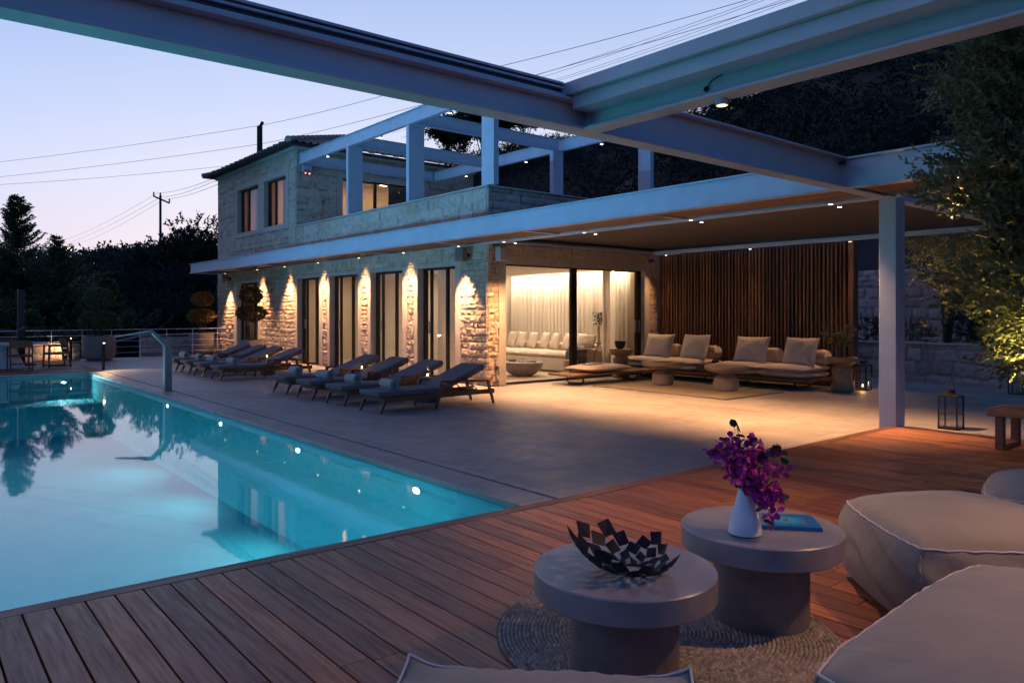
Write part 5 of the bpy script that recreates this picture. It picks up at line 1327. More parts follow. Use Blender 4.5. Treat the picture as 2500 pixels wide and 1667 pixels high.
# ------------------------------------------------------------------ planters with cloud-pruned shrubs
def planter(x, y, zr, R0, H, lb, crown, m, seed):
    t = thing('planter', 'round clay planter ' + lb, 'planter', (x, y, T), 0, 'rounded clay planters'); b = MB()
    b.lathe([(0, 0), (R0 * .62, 0), (R0 * .80, H * .05), (R0 * .93, H * .18), (R0, H * .42), (R0, H), (R0 - .045, H), (R0 - .05, H - .08)], n=44); b.build('pot', 'planter_clay', t, smooth=True)
    b = MB(); b.lathe([(R0 - .05, H - .08), (0, H - .06)], n=30); b.build('soil', 'soil', t)
    s = thing('topiary_shrub', 'cloud-pruned shrub of leafy balls ' + lb, 'shrub', (x, y, T + H - .07), 0, 'cloud-pruned shrubs in the planters')
    rs = np.random.default_rng(seed); specs = []
    for k in range(9):
        a = rs.uniform(0, 6.28); r0 = .05 + .05 * rs.random(); top = crown[0]; tx = x + math.cos(a) * top[3] * .7; ty = y + math.sin(a) * top[3] * .7
        specs.append(([(x + r0 * math.cos(a), y + r0 * math.sin(a), T + H - .08), (x + (tx - x) * .45 + rs.normal() * .02, y + (ty - y) * .45, T + H + (top[2] - H - T) * .5), (tx, ty, top[2])], .018, .008))
    specs.append(([(x, y, crown[0][2]), (x + crown[1][0] * .5, y, (crown[0][2] + crown[1][2]) / 2), (x + crown[1][0], y, crown[1][2])], .022, .012))
    limbs('stem', specs, 'bark', s)
    foliage('foliage', [(x + c[0], y + c[1], c[2], c[3], c[3], c[4]) for c in crown], m, s, 1700, .055, 6, .060, .032, .74, seed=seed, spread=.5, lump=.25, upb=.1)
planter(-30.25, 9.30, 0, .46, .80, 'at the left corner of the house by the railing', [(0, 0, 1.36, .50, .23), (.02, .02, 2.02, .38, .25)], 'leaf_bronze', 3)
planter(-28.62, 5.42, 0, .52, .83, 'in front of the railing behind the pool shower', [(0, 0, 1.25, .58, .27), (.03, 0, 1.98, .44, .32)], 'leaf_olive', 5)
planter(-25.0, 9.30, 0, .40, .71, 'before the broad stone pier of the facade', [(0, 0, 1.46, .46, .23), (-.02, 0, 2.07, .34, .25)], 'leaf_brown', 9)

# ------------------------------------------------------------------ railing, far walls, dining corner
def railing():
    t = thing('pool_railing', 'white steel railing with thin horizontal bars behind the pool terrace', 'railing', (-29.55, 2.5, T)); x = -29.55
    for k in range(17):
        y = -5.05 + k * .92; b = MB(); b.bar((x, y, T - .02), (x, y, .88), .035, .012, up=(0, 1, 0)); b.build('post', 'white_rail', t, world=True)
    b = MB(); b.bar((x, -6, .885), (x, 10.0, .885), .05, .022); b.build('handrail', 'white_rail', t, world=True)
    for z in (.69, .48, .27, .06): b = MB(); b.tube([(x, -6, z), (x, 10.0, z)], .0085, 6); b.build('rail', 'white_rail', t, world=True)
railing()
def stonewall(name, lb, cat, loc, pieces, m='field_stone', group=None, cap=None):
    t = thing(name, lb, cat, loc, 0, group); b = MB()
    for (f, a, c, z0, z1, at, th, seed, res) in pieces:
        kw = dict(hmin=.16, hmax=.34, wmin=.22, wmax=.62, wob=.045)
        stonepanel('face', a, c, z0, z1, f, at, m, t, amp=.04, res=res, seed=seed, joint=.022, gr=.045, fine=.5, **kw)
        if f == '-y': b.box(a, at + .02, z0, c, at + th, z1 - .005)
        else: b.box(at - th, a, z0, at - .02, c, z1 - .005)
    b.build('core', m, t, world=True)
    if cap:
        b = MB(); rs = random.Random(4); (f, a, c, z, at, th) = cap; u = a
        while u < c:
            e = min(u + rs.uniform(.3, .7), c); dz = rs.uniform(-.01, .015)
            if f == '-y': b.box(u + .005, at - .035, z - .01, e - .005, at + th, z + .045 + dz)
            else: b.box(at - th, u + .005, z - .01, at + .035, e - .005, z + .045 + dz)
            u = e
        b.build('coping', m, t, world=True, bev=.01)
    return t
stonewall('block_wall', 'low pale stone wall lit warm by a bollard behind the dining chairs', 'wall', (-29.4, 1.4, T), [('+x', -1.5, 4.42, T, .41, -29.25, .2, 61, .04)], 'wall_stone', cap=('+x', -1.5, 4.42, .38, -29.25, .24))
stonewall('block_wall', 'short pale lit stone block between the railing and the far planter', 'wall', (-29.3, 4.7, T), [('+x', 4.60, 4.95, T, .41, -29.22, .2, 63, .03)], 'wall_stone', cap=('+x', 4.6, 4.95, .38, -29.22, .24))
stonewall('garden_wall', 'sloping rubble stone wall beyond the railing left of the house', 'wall', (-31.4, 8.6, -1), [('+x', 7.3, 12.0, -2.2, .55, -31.0, .3, 65, .05)])
structure('garden_ramp', 'concrete', lambda b: b.hexa([(-36, 6.6, .0), (-31.05, 7.2, .56), (-31.05, 12, .70), (-36, 12, .3), (-36, 6.6, .1), (-31.05, 7.2, .62), (-31.05, 12, .80), (-36, 12, .4)]))
stonewall('retaining_wall', 'long low rubble retaining wall behind the terrace on the right', 'wall', (-4, 19.1, T), [('-y', -13.5, 7.5, T - .3, .74, 19.05, .35, 67, .04)], cap=('-y', -13.5, 7.5, .73, 19.05, .42))
stonewall('upper_garden_wall', 'taller rubble stone wall seen between slat wall and white column', 'wall', (-9, 22.1, .7), [('-y', -20, -7.6, .3, 2.72, 22.0, .35, 69, .045)])
def table():
    x, y = -26.0, 2.55; t = thing('dining_table', 'round white table on a flared pedestal at the left edge beyond the pool', 'table', (x, y, T)); b = MB()
    b.lathe([(0, .71), (.96, .71), (.985, .73), (.985, .745), (0, .75)], n=48); b.build('top', 'glaze_white', t, smooth=True)
    b = MB(); b.lathe([(0, 0), (.42, 0), (.44, .03), (.34, .3), (.24, .55), (.26, .71)], n=36); b.build('pedestal', 'glaze_white', t, smooth=True)
table()
def make_chair():
    t = thing('dining_chair', '', 'chair', (0, 0, 0)); m = 'dark_teak'
    for sx in (-1, 1):
        b = MB(); b.bar((sx * .26, -.26, 0), (sx * .26, -.24, .64), .032, .045); b.build('leg', m, t); b = MB(); b.bar((sx * .26, .32, 0), (sx * .26, .20, .80), .032, .045); b.build('leg', m, t)
        b = MB(); b.bar((sx * .26, -.27, .655), (sx * .26, .25, .645), .045, .028); b.build('armrest', m, t, bev=.004)
        b = MB(); b.bar((sx * .26, -.24, .05), (sx * .26, .30, .05), .025, .035); b.build('runner', m, t)
    b = MB(); b.box(-.25, -.25, .39, .25, .24, .44); b.build('seat', m, t, bev=.006)
    b = MB(); b.hexa([(-.27, .195, .64), (.27, .195, .64), (.27, .225, .64), (-.27, .225, .64), (-.27, .165, .84), (.27, .165, .84), (.27, .20, .84), (-.27, .20, .84)]); b.build('backrest', 'soffit_wood', t, bev=.004)
    b = MB(); b.bar((-.25, .29, .20), (.25, .29, .20), .03, .035); b.build('stretcher', m, t); return t
ch0 = make_chair()
chs = [(-25.0, 2.75, 92 - 180, 'wooden dining chair with its back to the pool, nearest the camera'), (-25.85, 3.75, 8, 'wooden dining chair seen from the side at the right of the round table'), (-25.1, 1.75, -118, 'wooden dining chair cut by the left edge of the view'), (-27.0, 2.6, 95, 'wooden dining chair on the far side of the round table')]
for i, (x, y, a, lb) in enumerate(chs):
    o = ch0 if i == 0 else dup(ch0, (0, 0, 0)); o.location = (x, y, T); o.rotation_euler = (0, 0, R(a)); o['label'] = lb; o['group'] = 'wooden chairs at the round dining table'
def mast():
    x, y = -27.4, 3.05; t = thing('parasol_mast', 'dark upright parasol mast without canopy beyond the round table', 'parasol mast', (x, y, T)); b = MB(); b.box(-.14, -.09, 0, .14, .09, 2.33); b.build('pole', 'black_metal', t, bev=.01)
    b = MB(); b.tube([(.15, -.03, 1.12), (.20, -.03, 1.12), (.20, .03, 1.18), (.20, .06, 1.14)], .012, 8); b.build('crank', 'steel', t, smooth=True)
    b = MB(); b.box(-.35, -.35, 0, .35, .35, .05); b.build('base_plate', 'black_metal', t)
mast()

# ------------------------------------------------------------------ things on the house walls
def speaker(x, y, z, face, m, lb):
    t = thing('wall_speaker', lb, 'speaker', (x, y, z), 0, 'wall speakers on the stone facade'); b = MB()
    if face == 'y': b.box(-.14, -.22, -.16, .14, -.05, .16); q = (-.02, -.05, -.04, .02, .14, .04)
    else: b.box(.05, -.14, -.16, .22, .14, .16); q = (-.12, -.02, -.04, .05, .02, .04)
    b.build('cabinet', m, t, bev=.03, seg=3, smooth=True); b = MB(); b.box(*q); b.build('bracket', 'black_metal', t)
speaker(-13.72, 10.0, 2.80, 'y', 'speaker_grey', 'grey box speaker hanging on the lit stone pier beside the house corner')
speaker(-13.05, 10.40, 2.79, 'x', 'speaker_light', 'pale box speaker on the stone wall above the glass door corner')
speaker(-29.25, 10.0, 2.80, 'y', 'speaker_grey', 'grey box speaker on the far left stone pier'); 
def alarm():
    t = thing('alarm_box', 'white alarm siren box with two red lights under the roof pergola', 'alarm', (UX, 10.45, 6.16)); b = MB(); b.box(.005, -.15, -.10, .09, .15, .13); b.build('case', 'white_steel', t, bev=.01)
    b = MB(); b.box(.01, -.14, -.145, .085, .14, -.101); b.build('strobe', 'red_plastic', t, bev=.01); b = MB(); b.box(.086, -.09, -.135, .089, -.05, -.112); b.box(.086, .04, -.14, .089, .09, -.115); b.build('light', 'alarm_led', t)
    b = MB(); b.box(.091, -.12, -.06, .093, .12, -.045); b.box(.091, -.11, -.03, .093, .11, -.01); b.build('grille', 'black_metal', t)
    u = thing('motion_sensor', 'small white motion sensor beside the alarm box', 'sensor', (UX, 10.74, 6.17)); b = MB(); b.box(.005, -.06, -.07, .06, .06, .06); b.build('case', 'white_steel', u, bev=.02, smooth=True); b = MB(); b.box(.061, -.03, -.03, .064, .03, .02); b.build('lens', 'black_metal', u)
alarm()
def fixt():
    t = thing('security_camera', 'small black dome camera at the top of the stone wall by the slats', 'camera', (WX, 15.55, 2.88)); b = MB(); b.lathe([(0, -.06), (.05, -.05), (.065, -.02), (.07, .03), (0, .04)], (.06, 0, 0), 20); b.build('dome', 'black_metal', t, smooth=True); b = MB(); b.box(.01, -.06, .03, .12, .06, .06); b.build('mount', 'white_steel', t)
    t = thing('wall_socket', 'white outdoor socket with a hanging lead low on the stone corner', 'socket', (WX, 10.33, .36)); b = MB(); b.box(.01, -.05, -.05, .06, .05, .05); b.build('box', 'speaker_light', t, bev=.006); b = MB(); b.box(.012, -.025, -.36, .03, .02, -.05); b.build('lead', 'drift_stone', t)
    t = thing('wall_hook', 'pair of small dark hooks on the stone at the house corner', 'hook', (-13.40, 10.05, 1.22)); b = MB()
    for k in (0, .14): b.tube([(k, .03, .06), (k, -.06, .04), (k + .01, -.09, -.02), (k + .01, -.05, -.05)], .014, 8)
    b.build('hooks', 'black_metal', t, smooth=True)
    t = thing('water_tap', 'small old wall tap on the upstairs stone wall', 'tap', (UX, 11.0, 5.15)); b = MB(); b.tube([(0, 0, 0), (.08, 0, 0), (.09, 0, -.08)], .02, 8); b.tube([(.05, -.06, .06), (.05, .06, .06)], .012, 6); b.build('spout', 'roof_dark', t)
    for i, (x, z) in enumerate(((-25.45, 2.55), (-25.05, 2.25))):
        o = MB().lathe([(0, -.01), (.07, 0), (.085, .02), (0, .05)], (0, 0, 0), 16).build('wall_plaque', 'drift_stone'); o.location = (x, 10.02, z); o.rotation_euler = (R(90), 0, 0); tag(o, ('upper' if i == 0 else 'lower') + ' small oval plate on the broad stone pier behind the topiary', 'wall ornament')
fixt()

# ------------------------------------------------------------------ living room seen through the glass
def livingroom():
    t = thing('indoor_sofa', 'long cream slipcovered sofa inside along the living room curtain', 'sofa', (-16.0, 14.4, -.115)); b = MB()
    b.box(-18.6, 13.75, -.08, -14.25, 15.0, .27); b.build('base', 'sofa_linen', t, world=True, bev=.04, smooth=True, seg=2)
    b = MB(); b.box(-18.6, 14.85, .27, -14.25, 15.12, .62); b.build('backrest', 'sofa_linen', t, world=True, bev=.06, smooth=True, seg=3)
    b = MB(); b.box(-14.24, 13.75, -.08, -13.98, 15.1, .52); b.build('armrest', 'sofa_linen', t, world=True, bev=.06, smooth=True, seg=3)
    for k in range(4): cush_obj('seat_cushion', 1.08, 1.10, .18, (-18.06 + k * 1.09 + 16.0, 14.28 - 14.4, .35 + .115), (0, 0, 0), 'sofa_linen', t, seed=k, flat=.18, pinch=.01)
    for k in range(8):
        o = cush_obj('indoor_pillow', .52, .50, .17, (-18.2 + k * .50, 14.62 + .03 * math.sin(k * 2), .68), (72, 0, -18 + 4 * math.sin(k)), 'sofa_linen', None, seed=k + 9, flat=.42, pinch=.08)
        tag(o, 'cream pillow leaning in the row on the indoor sofa, ' + ['by the left wall', 'second from the left', 'third from the left', 'fourth from the left', 'fifth from the left', 'sixth from the left', 'next to the door mullion', 'just right of the door mullion'][k], 'pillow', 'row of cream pillows on the indoor sofa')
    o = cush_obj('indoor_pillow', .55, .34, .16, (-14.35, 14.5, .74), (60, 0, 20), 'cream_fabric', None, seed=30, flat=.42); tag(o, 'flat oblong pillow with dark welt at the right end of the indoor sofa', 'pillow')
    b = MB(); pts = [(13.70, -.02), (13.71, .45), (13.80, .565), (14.1, .57), (14.4, .565)]
    for (y0, z0), (y1, z1) in zip(pts[:-1], pts[1:]): b.hexa([(-14.33, y0 - .02, z0), (-13.93, y0 - .02, z0), (-13.93, y1 - .02, z1), (-14.33, y1 - .02, z1), (-14.33, y0, z0 + .02), (-13.93, y0, z0 + .02), (-13.93, y1, z1 + .02), (-14.33, y1, z1 + .02)])
    b.box(-13.975, 13.7, .0, -13.955, 14.1, .5)
    o = b.build('throw_blanket', 'throw_blue'); tag(o, 'dark blue-grey throw hanging over the end of the indoor sofa', 'throw')
    t = thing('bowl_table', 'low grey bowl-shaped coffee table inside the glass door', 'coffee table', (-14.62, 12.45, -.115)); b = MB()
    b.lathe([(0, 0), (.22, 0), (.34, .05), (.47, .17), (.52, .30), (.52, .345), (0, .35)], n=44); b.build('bowl', 'concrete', t, smooth=True)
    for i, (x, y, w, d, h, m, lb, nm) in enumerate(((-14.6, 12.5, .30, .22, .03, 'smooth_stone', 'pale flat book lying on the indoor bowl table', 'book'), (-14.85, 12.3, .12, .16, .06, 'turned_wood', 'small brown box on the indoor bowl table', 'box'), (-14.45, 12.62, .2, .12, .05, 'glaze_white', 'white folded tray piece on the indoor bowl table', 'tray'))):
        o = MB().box(x - w / 2, y - d / 2, .236, x + w / 2, y + d / 2, .236 + h).build(nm, m, bev=.006); tag(o, lb, nm)
    o = MB().lathe([(.03, 0), (.04, .01), (.045, .09), (.04, .09), (.036, .012), (0, .01)], (0, 0, 0), 18).build('cup', 'glaze_white', smooth=True); o.location = (-14.78, 12.62, .236); tag(o, 'white cup on the indoor bowl table', 'cup')
    t = thing('floor_speaker', 'tall narrow black speaker inside at the left edge of the glass', 'speaker', (-15.95, 12.55, -.115)); b = MB(); b.box(-.14, -.14, 0, .14, .14, 1.08); b.build('cabinet', 'black_metal', t); b = MB(); b.box(-.10, -.05, 1.08, -.03, .04, 1.13); b.box(.02, -.05, 1.08, .11, .04, 1.15); b.build('top_piece', 'glaze_white', t)
    t = thing('log_stool', 'pale solid wood drum stool inside the right glass pane', 'stool', (-13.72, 13.28, -.115)); b = MB(); b.lathe([(0, 0), (.18, 0), (.185, .38), (.18, .40), (0, .40)], n=30); b.build('block', 'pale_wood', t, smooth=True)
    x, y = -13.95, 14.55; t = thing('tripod_lamp', 'wooden tripod floor lamp with a dark lace pattern shade behind the glass', 'lamp', (x, y, -.115))
    for k, a in enumerate((.4, 2.5, 4.6)): b = MB(); b.tube([(.02 * math.cos(a), .02 * math.sin(a), .80), (.30 * math.cos(a), .30 * math.sin(a), 0)], [.018, .013], 8); b.build('leg', 'pale_wood', t, smooth=True)
    b = MB(); b.lathe([(0, .76), (.07, .77), (.08, .82), (0, .83)], n=18); b.lathe([(.03, .82), (.04, 1.25), (0, 1.26)], n=12); b.build('stem', 'pale_wood', t, smooth=True)
    b = MB(); b.lathe([(.17, 1.28), (.17, 1.62)], n=32); b.v = b.v; b.f = [f for f in b.f if len(f) == 4]; b.build('shade', 'lace_shade', t, smooth=True)
livingroom()
def indoors2():
    t = thing('wardrobe', 'tall dark wood cupboard seen through the third glass door', 'cupboard', (-19.75, 12.1, -.115)); b = MB(); b.box(-.35, -.3, 0, .35, .3, 2.3, r=.3); b.build('body', 'slat_wood', t)
    t = thing('kitchen_unit', 'kitchen cabinet with small glasses on top seen through the fourth glass door', 'cabinet', (-18.75, 13.4, -.115)); b = MB(); b.box(-.5, -.3, 0, .5, .3, 1.0); b.build('counter', 'plaster', t); b = MB(); b.box(-.5, .0, 1.45, .5, .3, 2.1); b.build('wall_unit', 'speaker_grey', t)
    b = MB()
    for k in range(6): b.lathe([(.03, 1.0), (.035, 1.16), (0, 1.16)], (-.4 + k * .13, -.15, 0), 10)
    b.build('tumblers', 'pale_wood', t)
    t = thing('bedside_lamp', 'small lamp with cone shade on a low table behind the third glass door', 'lamp', (-20.3, 11.9, -.115)); b = MB(); b.lathe([(0, 0), (.22, 0), (.22, .55), (0, .55)], n=20); b.build('table', 'turned_wood', t); b = MB(); b.lathe([(.07, .56), (.02, .6), (.02, .85), (.16, .86), (.09, 1.1)], n=20); b.build('shade', 'sofa_linen', t)
indoors2()
# ------------------------------------------------------------------ planting, woods, poles and wires
def gz_(x, y): return float(tz(x, y))
def righttree():
    x, y = -1.62, 9.05; t = thing('olive_tree', 'leafy tree with warm uplit lower branches at the right edge', 'tree', (x, y, 0)); rs = np.random.default_rng(21); specs = []
    for k in range(5):
        a = k * 1.26 + .3; specs.append(([(x, y, 0), (x + .18 * math.cos(a), y + .18 * math.sin(a), 1.1), (x + .6 * math.cos(a), y + .6 * math.sin(a), 2.6), (x + .9 * math.cos(a), y + .9 * math.sin(a), 4.4)], .06, .015))
        for j in range(5):
            z = 1.0 + j * .75; b = a + rs.uniform(-1, 1); r0 = .2 + .12 * j; specs.append(([(x + r0 * math.cos(a), y + r0 * math.sin(a), z), (x + (r0 + .5) * math.cos(b), y + (r0 + .5) * math.sin(b), z + .35), (x + 1.45 * math.cos(b), y + 1.45 * math.sin(b), z + .6)], .018, .005))
    limbs('trunk', specs, 'bark', t)
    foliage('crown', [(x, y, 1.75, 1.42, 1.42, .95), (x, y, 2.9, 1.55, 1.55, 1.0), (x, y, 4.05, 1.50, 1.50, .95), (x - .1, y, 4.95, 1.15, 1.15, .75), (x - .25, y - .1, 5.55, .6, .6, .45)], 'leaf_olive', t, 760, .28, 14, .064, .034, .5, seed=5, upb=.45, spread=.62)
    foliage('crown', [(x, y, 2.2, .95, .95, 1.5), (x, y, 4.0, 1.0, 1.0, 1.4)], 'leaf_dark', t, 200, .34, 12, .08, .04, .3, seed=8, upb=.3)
righttree()
ul = thing('garden_uplight', 'ground spotlight shining up into the right tree', 'uplight', (-2.35, 8.55, .003)); b = MB(); b.lathe([(.05, 0), (.06, .02), (.045, .10), (.055, .12), (.05, .12), (.04, .10), (0, .09)], n=16); b.build('housing', 'black_metal', ul, smooth=True); b = MB(); b.lathe([(0, .092), (.038, .102)], n=14); b.build('lens', 'warm_lens', ul)
spot('lamp', (-2.35, 8.55, .14), 240, 105, .8, (1.0, .66, .16), (.42, .18, 1), .03, ul)
def tree(name, lb, x, y, h, r, seed, m='leaf_dark', base=None, dens=60, ln=.22, wd=.11, blobs=None, group='trees and shrubs beyond the terrace', cat='tree', tl=.5, k=9, shell=.35, spread=.9):
    z0 = gz_(x, y) if base is None else base; t = thing(name, lb, cat, (x, y, z0), 0, group); rs = np.random.default_rng(seed); specs = []
    bl = []
    for j in range(blobs or 7):
        a = rs.uniform(0, 6.28); q = rs.uniform(0, .62) * r; bl.append((x + q * math.cos(a), y + q * math.sin(a), z0 + h * rs.uniform(.45, .86), r * rs.uniform(.35, .55), r * rs.uniform(.35, .55), h * rs.uniform(.12, .22)))
    for bq in bl: specs.append(([(x, y, z0 - .3), (x + (bq[0] - x) * .3, y + (bq[1] - y) * .3, z0 + h * .35), (bq[0], bq[1], bq[2])], .035 * h * .35, .02 * h * .2))
    limbs('trunk', specs, 'bark', t); foliage('crown', bl, m, t, dens, tl, k, ln, wd, shell, seed=seed, spread=spread); return t
def conifer(lb, x, y, z0, h, r, seed, nb=150):
    t = thing('conifer', lb, 'tree', (x, y, z0), 0, 'conifers beyond the dining corner'); rs = np.random.default_rng(seed)
    limbs('trunk', [([(x, y, z0), (x + .1, y, z0 + h * .5), (x, y, z0 + h + .05)], .16, .012)], 'bark', t)
    P = []; D = []
    for i in range(nb):
        s = rs.random() ** .85; zz = z0 + h * (.04 + .95 * s); L = (r * (1 - s) ** .95 * rs.uniform(.30, 1.35) + .10) * (1 + .3 * math.sin(zz * 2.1 + seed)); a = rs.uniform(0, 6.28)
        n = int(L / .11) + 2
        for q in np.linspace(.12, 1, n):
            up = .62 * q * q * L - .08 * q * L; p = np.array([x + math.cos(a) * L * q, y + math.sin(a) * L * q, zz + up])
            for side in (-1, 0, 1):
                d = np.array([math.cos(a + side * .9), math.sin(a + side * .9), .25 + .35 * rs.random()]); P.append(p); D.append(d)
    P = np.array(P); D = np.array(D)
    top = P[:, 2] > z0 + h * .70; out = []; n0 = 0
    for m_, tl_, ln_, wd_ in ((~top, .36, .19, .075), (top, .15, .11, .05)):
        V, Q, tt = twigleaves(P[m_], D[m_], tl_, 6, ln_, wd_, .45, rs); out.append((V, Q + n0, tt)); n0 += len(V)
    rawmesh('crown', np.concatenate([o[0] for o in out]), np.concatenate([o[1] for o in out]), 'leaf_conifer', t, np.concatenate([o[2] for o in out]))
conifer('tallest dark conifer with a thin tip at the far left', -46.5, 5.0, -6.0, 13.6, 4.8, 31, 620)
conifer('second dark conifer leaning right of the tallest one', -42.5, 6.2, -6.0, 11.3, 4.2, 32, 480)
conifer('smaller conifer right of the second one, before the hills', -39.0, 7.7, -6.0, 9.0, 4.0, 33, 420)
conifer('low conifer filling the lower left behind the railing', -36.5, 4.4, -6.0, 7.6, 3.8, 34, 380)
conifer('conifer cut by the left edge of the view', -45.5, 1.2, -6.0, 11.6, 4.6, 35, 420)
conifer('low conifer behind the far planter', -36.0, 7.2, -6.0, 7.0, 3.4, 36, 340)
tree('broadleaf_tree', 'round open-crowned tree on the skyline left of the utility pole', -58, 17.6, 12.2, 4.6, 41, base=-4.5, dens=26, ln=.26, wd=.14, blobs=12)
tree('broadleaf_tree', 'spreading tree on the skyline left of the round one', -58, 14.6, 10.4, 3.4, 42, base=-4.5, dens=26, ln=.26, wd=.14)
tree('broadleaf_tree', 'small pointed tree right of the utility pole on the skyline', -56, 22.6, 10.4, 2.4, 43, base=-4.5, dens=30, ln=.26, wd=.14)
tree('broadleaf_tree', 'tall dark tree close to the left corner of the house', -50, 24.2, 11.0, 3.2, 44, base=-4.0, dens=34, ln=.24, wd=.13, blobs=10)
tree('broadleaf_tree', 'dense dark tree behind the left edge of the canopy', -46, 18.6, 8.4, 3.6, 45, base=-4.0, dens=38, ln=.24, wd=.13, blobs=10)
tree('broadleaf_tree', 'dusky grey-green tree in the middle of the woods beyond the railing', -52, 15.2, 9.6, 5.0, 46, 'leaf_scrub', base=-4.5, dens=34, ln=.24, wd=.10, blobs=11)
tree('broadleaf_tree', 'bushy dark tree low beyond the railing behind the shower', -41, 12.6, 7.2, 3.8, 47, 'leaf_scrub', base=-5, dens=44, ln=.2, wd=.08, blobs=10)
tree('broadleaf_tree', 'dark tree low beyond the left planter', -38, 12.8, 5.6, 3.2, 48, base=-4.5, dens=44, ln=.2, wd=.09, blobs=8)
tree('garden_tree', 'small spreading tree above the retaining wall behind the white column', -7.6, 20.6, 4.6, 2.2, 51, 'leaf_olive', base=.7, dens=70, ln=.09, wd=.035, blobs=9, tl=.35, k=10, shell=.3)
tree('garden_tree', 'bushy dark tree right of the white column above the retaining wall', -4.6, 21.2, 4.4, 2.3, 52, 'leaf_dark', base=.7, dens=70, ln=.10, wd=.04, blobs=10, tl=.35, k=10)
tree('garden_tree', 'dark tree at the right end of the retaining wall', -.8, 21.0, 4.6, 2.4, 53, 'leaf_dark', base=.7, dens=60, ln=.10, wd=.04, blobs=9, tl=.35, k=10)
tree('skyline_tree', 'wispy tree above the roof pergola on the ridge', -83, 57, 6.6, 4.6, 54, base=20.6, dens=15, ln=.4, wd=.2, tl=.8, blobs=7)
tree('skyline_tree', 'second wispy ridge tree right of the pergola corner post', -76, 58, 7.2, 5.0, 55, base=21.2, dens=15, ln=.4, wd=.2, tl=.8, blobs=8)
tree('skyline_tree', 'ridge tree just left of the overhead beam crossing', -70, 60, 7.4, 5.0, 56, base=21.6, dens=15, ln=.4, wd=.2, tl=.8, blobs=8)
def shrub(lb, x, y, z0, r, h, m, seed):
    t = thing('garden_shrub', lb, 'shrub', (x, y, z0), 0, 'shrubs in the bed above the retaining wall'); foliage('foliage', [(x, y, z0 + h * .5, r, r, h * .55)], m, t, 260, .16, 8, .08, .028, .5, seed=seed, upb=.8)
for i, (x, y, r, h, m, lb) in enumerate(((-9.3, 19.8, .5, .55, 'leaf_dark', 'low dark shrub above the wall beside the slat wall'), (-8.2, 20.0, .55, .5, 'leaf_olive', 'low shrub behind the wall just left of the column'), (-6.6, 19.9, .75, .95, 'leaf_dark', 'dark upright rosemary shrub right of the column'), (-5.5, 20.0, .7, .8, 'leaf_dark', 'rounded dark shrub in the middle of the wall bed'), (-4.0, 19.9, .7, .7, 'leaf_olive', 'shrub above the wall before the uplit tree'))):
    shrub(lb, x, y, .7, r, h, m, 60 + i)
gu = thing('garden_uplight', 'small ground light below the tree behind the white column', 'uplight', (-7.6, 19.35, .72)); b = MB(); b.lathe([(.05, 0), (.05, .1), (.04, .1), (0, .08)], n=14); b.build('housing', 'black_metal', gu)
spot('lamp', (-7.6, 19.35, .86), 50, 70, .8, (1.0, .55, .20), (.05, .45, 1), .03, gu)
# woods and scrub nobody could count
def scrub():
    rs = np.random.default_rng(77); Vs = []; Qs = []; Ts = []; off = 0
    def mass(X, Y, Z, r, k, ln, wd, flat=.75):
        nonlocal off
        n = len(X); per = 26
        u = rs.normal(size=(n, per, 3)); u /= np.linalg.norm(u, axis=2, keepdims=True); u[:, :, 2] = np.abs(u[:, :, 2]) * flat
        rr = r[:, None, None] * (.7 + .35 * rs.random((n, per, 1))); P = np.stack([X, Y, Z], 1)[:, None, :] + u * rr
        D = u + rs.normal(size=u.shape) * .5; tone = np.repeat(rs.random(n), per)
        V, Q, t = twigleaves(P.reshape(-1, 3), D.reshape(-1, 3), ln * 2.2, k, ln, wd, .9, rs)
        t = np.clip(.55 * np.repeat(tone, 4 * k) + .45 * t, 0, 1); Vs.append(V); Qs.append(Q + off); Ts.append(t); off += len(V)
    # hillside on the right and behind the house
    n = 2300; Y = rs.uniform(24, 78, n) ; X = rs.uniform(-105, 12, n); keep = (X > -1.95 * Y - 6); X, Y = X[keep], Y[keep]
    mass(X, Y, tz(X, Y) + .2, rs.uniform(.8, 2.3, len(X)), 4, .30, .16)
    # low woods beyond the railing
    n = 900; X = -rs.uniform(37, 115, n); Y = rs.uniform(-.4, .62, n) * -X * .62; keep = Y < 60; X, Y = X[keep], Y[keep]
    mass(X, Y, tz(X, Y) + .5 + rs.uniform(0, 2.2, len(X)), rs.uniform(1.2, 2.8, len(X)), 4, .32, .17)
    n = 900; a = rs.uniform(-.25, .62, n); d = rs.uniform(150, 330, n); X = -np.cos(a) * d; Y = np.sin(a) * d
    mass(X, Y, tz(X, Y) + 1, rs.uniform(3, 7, n), 3, 1.5, .8)
    o = rawmesh('woodland', np.concatenate(Vs), np.concatenate(Qs), 'leaf_scrub', None, np.concatenate(Ts), kind='stuff')
    o['label'] = 'dark scrub and woodland covering the hillsides'; return o
scrub()
def upole(name, lb, x, y, z0, z1, r, arm):
    t = thing(name, lb, 'utility pole', (x, y, z0), 0, 'wooden utility poles'); b = MB(); b.tube([(x, y, z0), (x, y, z1)], [r * 1.15, r], 10); b.build('pole', 'pole_wood', t, world=True, smooth=True)
    b = MB(); rt = Vector((.637, .7705, 0)); c = Vector((x, y, z1))
    if arm:
        a0 = c - rt * arm * .85 - Vector((0, 0, .12)); a1 = c + rt * arm * 1.15 - Vector((0, 0, 1.0)); b.bar(a0, a1, .16, .2); b.build('crossarm', 'pole_wood', t, world=True); b = MB()
        for q in (a0, a1, c + Vector((0, 0, -.2))): b.tube([q, q + Vector((0, 0, .55))], .09, 8)
        b.build('insulator', 'pole_wood', t, world=True)
    else:
        b.tube([c + Vector((0, 0, -.05)), c + rt * .2 + Vector((0, 0, .28))], .10, 8); b.tube([c + rt * .3 + Vector((0, 0, -2.9)), c + rt * .75 + Vector((0, 0, -2.2))], .09, 8); b.build('insulator', 'pole_wood', t, world=True)
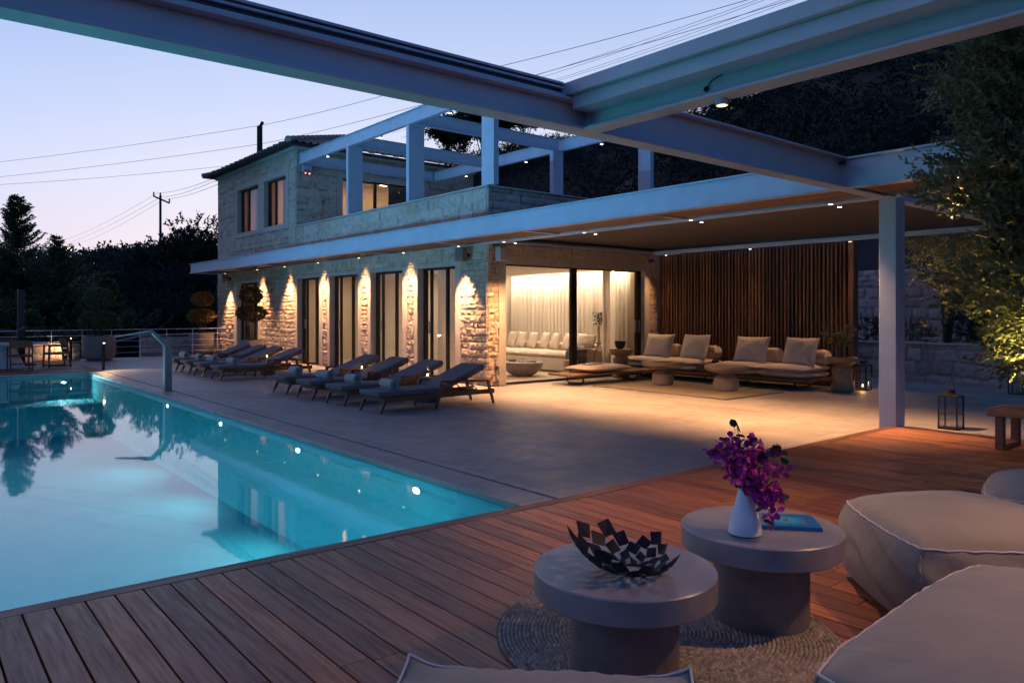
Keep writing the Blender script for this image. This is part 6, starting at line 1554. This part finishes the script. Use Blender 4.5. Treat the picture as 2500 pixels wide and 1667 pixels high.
def at(px, py, d):
    a = (px - 1250) / 1828.; c_, s_ = .7705, .6374
    return Vector((-c_ * d + a * s_ * d, s_ * d + a * c_ * d, CAMH + (762.5 - py) / 1828. * d))
p1 = at(391.5, 477, 96); upole('utility_pole', 'distant wooden power pole with a crossarm against the pale sky', p1.x, p1.y, -2, p1.z, .15, 1.0)
p2 = at(634, 309, 46); upole('utility_pole', 'thick dark pole top rising behind the tiled roof', p2.x, p2.y, -1, p2.z, .17, 0)
def wire(pts, lb, r=.012):
    b = MB(); P = []
    for a, c in zip(pts[:-1], pts[1:]):
        for k in range(12):
            s = k / 12; q = a.lerp(c, s); P.append(q - Vector((0, 0, 1)) * (4 * s * (1 - s)) * (a - c).length * .006)
    P.append(pts[-1]); b.tube(P, r, 5, cap=False); o = b.build('power_line', 'wire', smooth=True); tag(o, lb, 'power line', 'overhead power lines')
wire([at(-180, 414, 60), at(640, 306, 46), at(936, 234, 38), at(1206, 166, 33), at(1827, 0, 27), at(2300, -130, 24)], 'upper line from the left edge over the dark pole and on above the beams')
wire([at(-180, 448, 60), at(642, 351, 46), at(1012, 261, 38), at(1500, 128, 31), at(1930, 0, 27), at(2400, -145, 24)], 'middle line passing the lower bracket of the dark pole')
wire([at(-180, 460, 62), at(560, 405, 52), at(900, 360, 47)], 'lowest of the three long lines at the left, ending behind the roof')
for i, (a, m_, e, lb) in enumerate((((130, 592), (384, 472), (520, 437), 'top one of the three lines from the distant pole towards the hill'), ((135, 600), (391, 482), (520, 444), 'middle one of the three lines at the distant pole'), ((170, 598), (400, 487), (535, 449), 'bottom one of the three lines at the distant pole'))):
    wire([at(*a, 240), at(*m_, 96), at(*e, 60), at(760, 372 + i * 8, 45)], lb, .018)
for i, (x0, y0, x1, y1, lb) in enumerate(((1290, 190, 1850, 0, 'first'), (1300, 196, 1868, 0, 'second'), (1330, 203, 1912, 0, 'third'), (1345, 203, 1940, 0, 'fourth'))):
    dx, dy = x1 - x0, y1 - y0; wire([at(x0 - dx * .6, y0 - dy * .6 + 12, 60), at(x0, y0, 44), at(x1, y1, 30), at(x1 + dx * .8, y1 + dy * .8, 24)], lb + ' line counted from the left in the bundle above the awning beam', .009)
def antenna():
    c = at(455, 760, 42); t = thing('tv_antenna', 'faint rooftop aerial among the dark trees left of the planter', 'antenna', c); rt = Vector((.637, .7705, 0)); b = MB(); b.tube([Vector((0, 0, -2)), Vector((0, 0, .3))], .02, 6); b.build('mast', 'antenna_metal', t); b = MB(); b.tube([rt * -.9 + Vector((0, 0, .1)), rt * .3], .012, 6)
    for k in range(6): p = rt * (-.8 + k * .2); b.tube([p + Vector((.1, -.1, -.18)), p + Vector((-.1, .1, .18))], .008, 5)
    b.build('elements', 'antenna_metal', t)
antenna()
fw_ = thing('far_house', 'tiny lit window of a distant house on the blue hill', 'house', at(166, 609, 230)); b = MB(); b.box(-1.5, -1.4, -1.2, 1.5, 1.4, .9); b.build('wall', 'plaster', fw_); b = MB(); b.box(1.51, -.7, -.4, 1.55, .7, .5); b.build('window', 'far_window_glow', fw_)
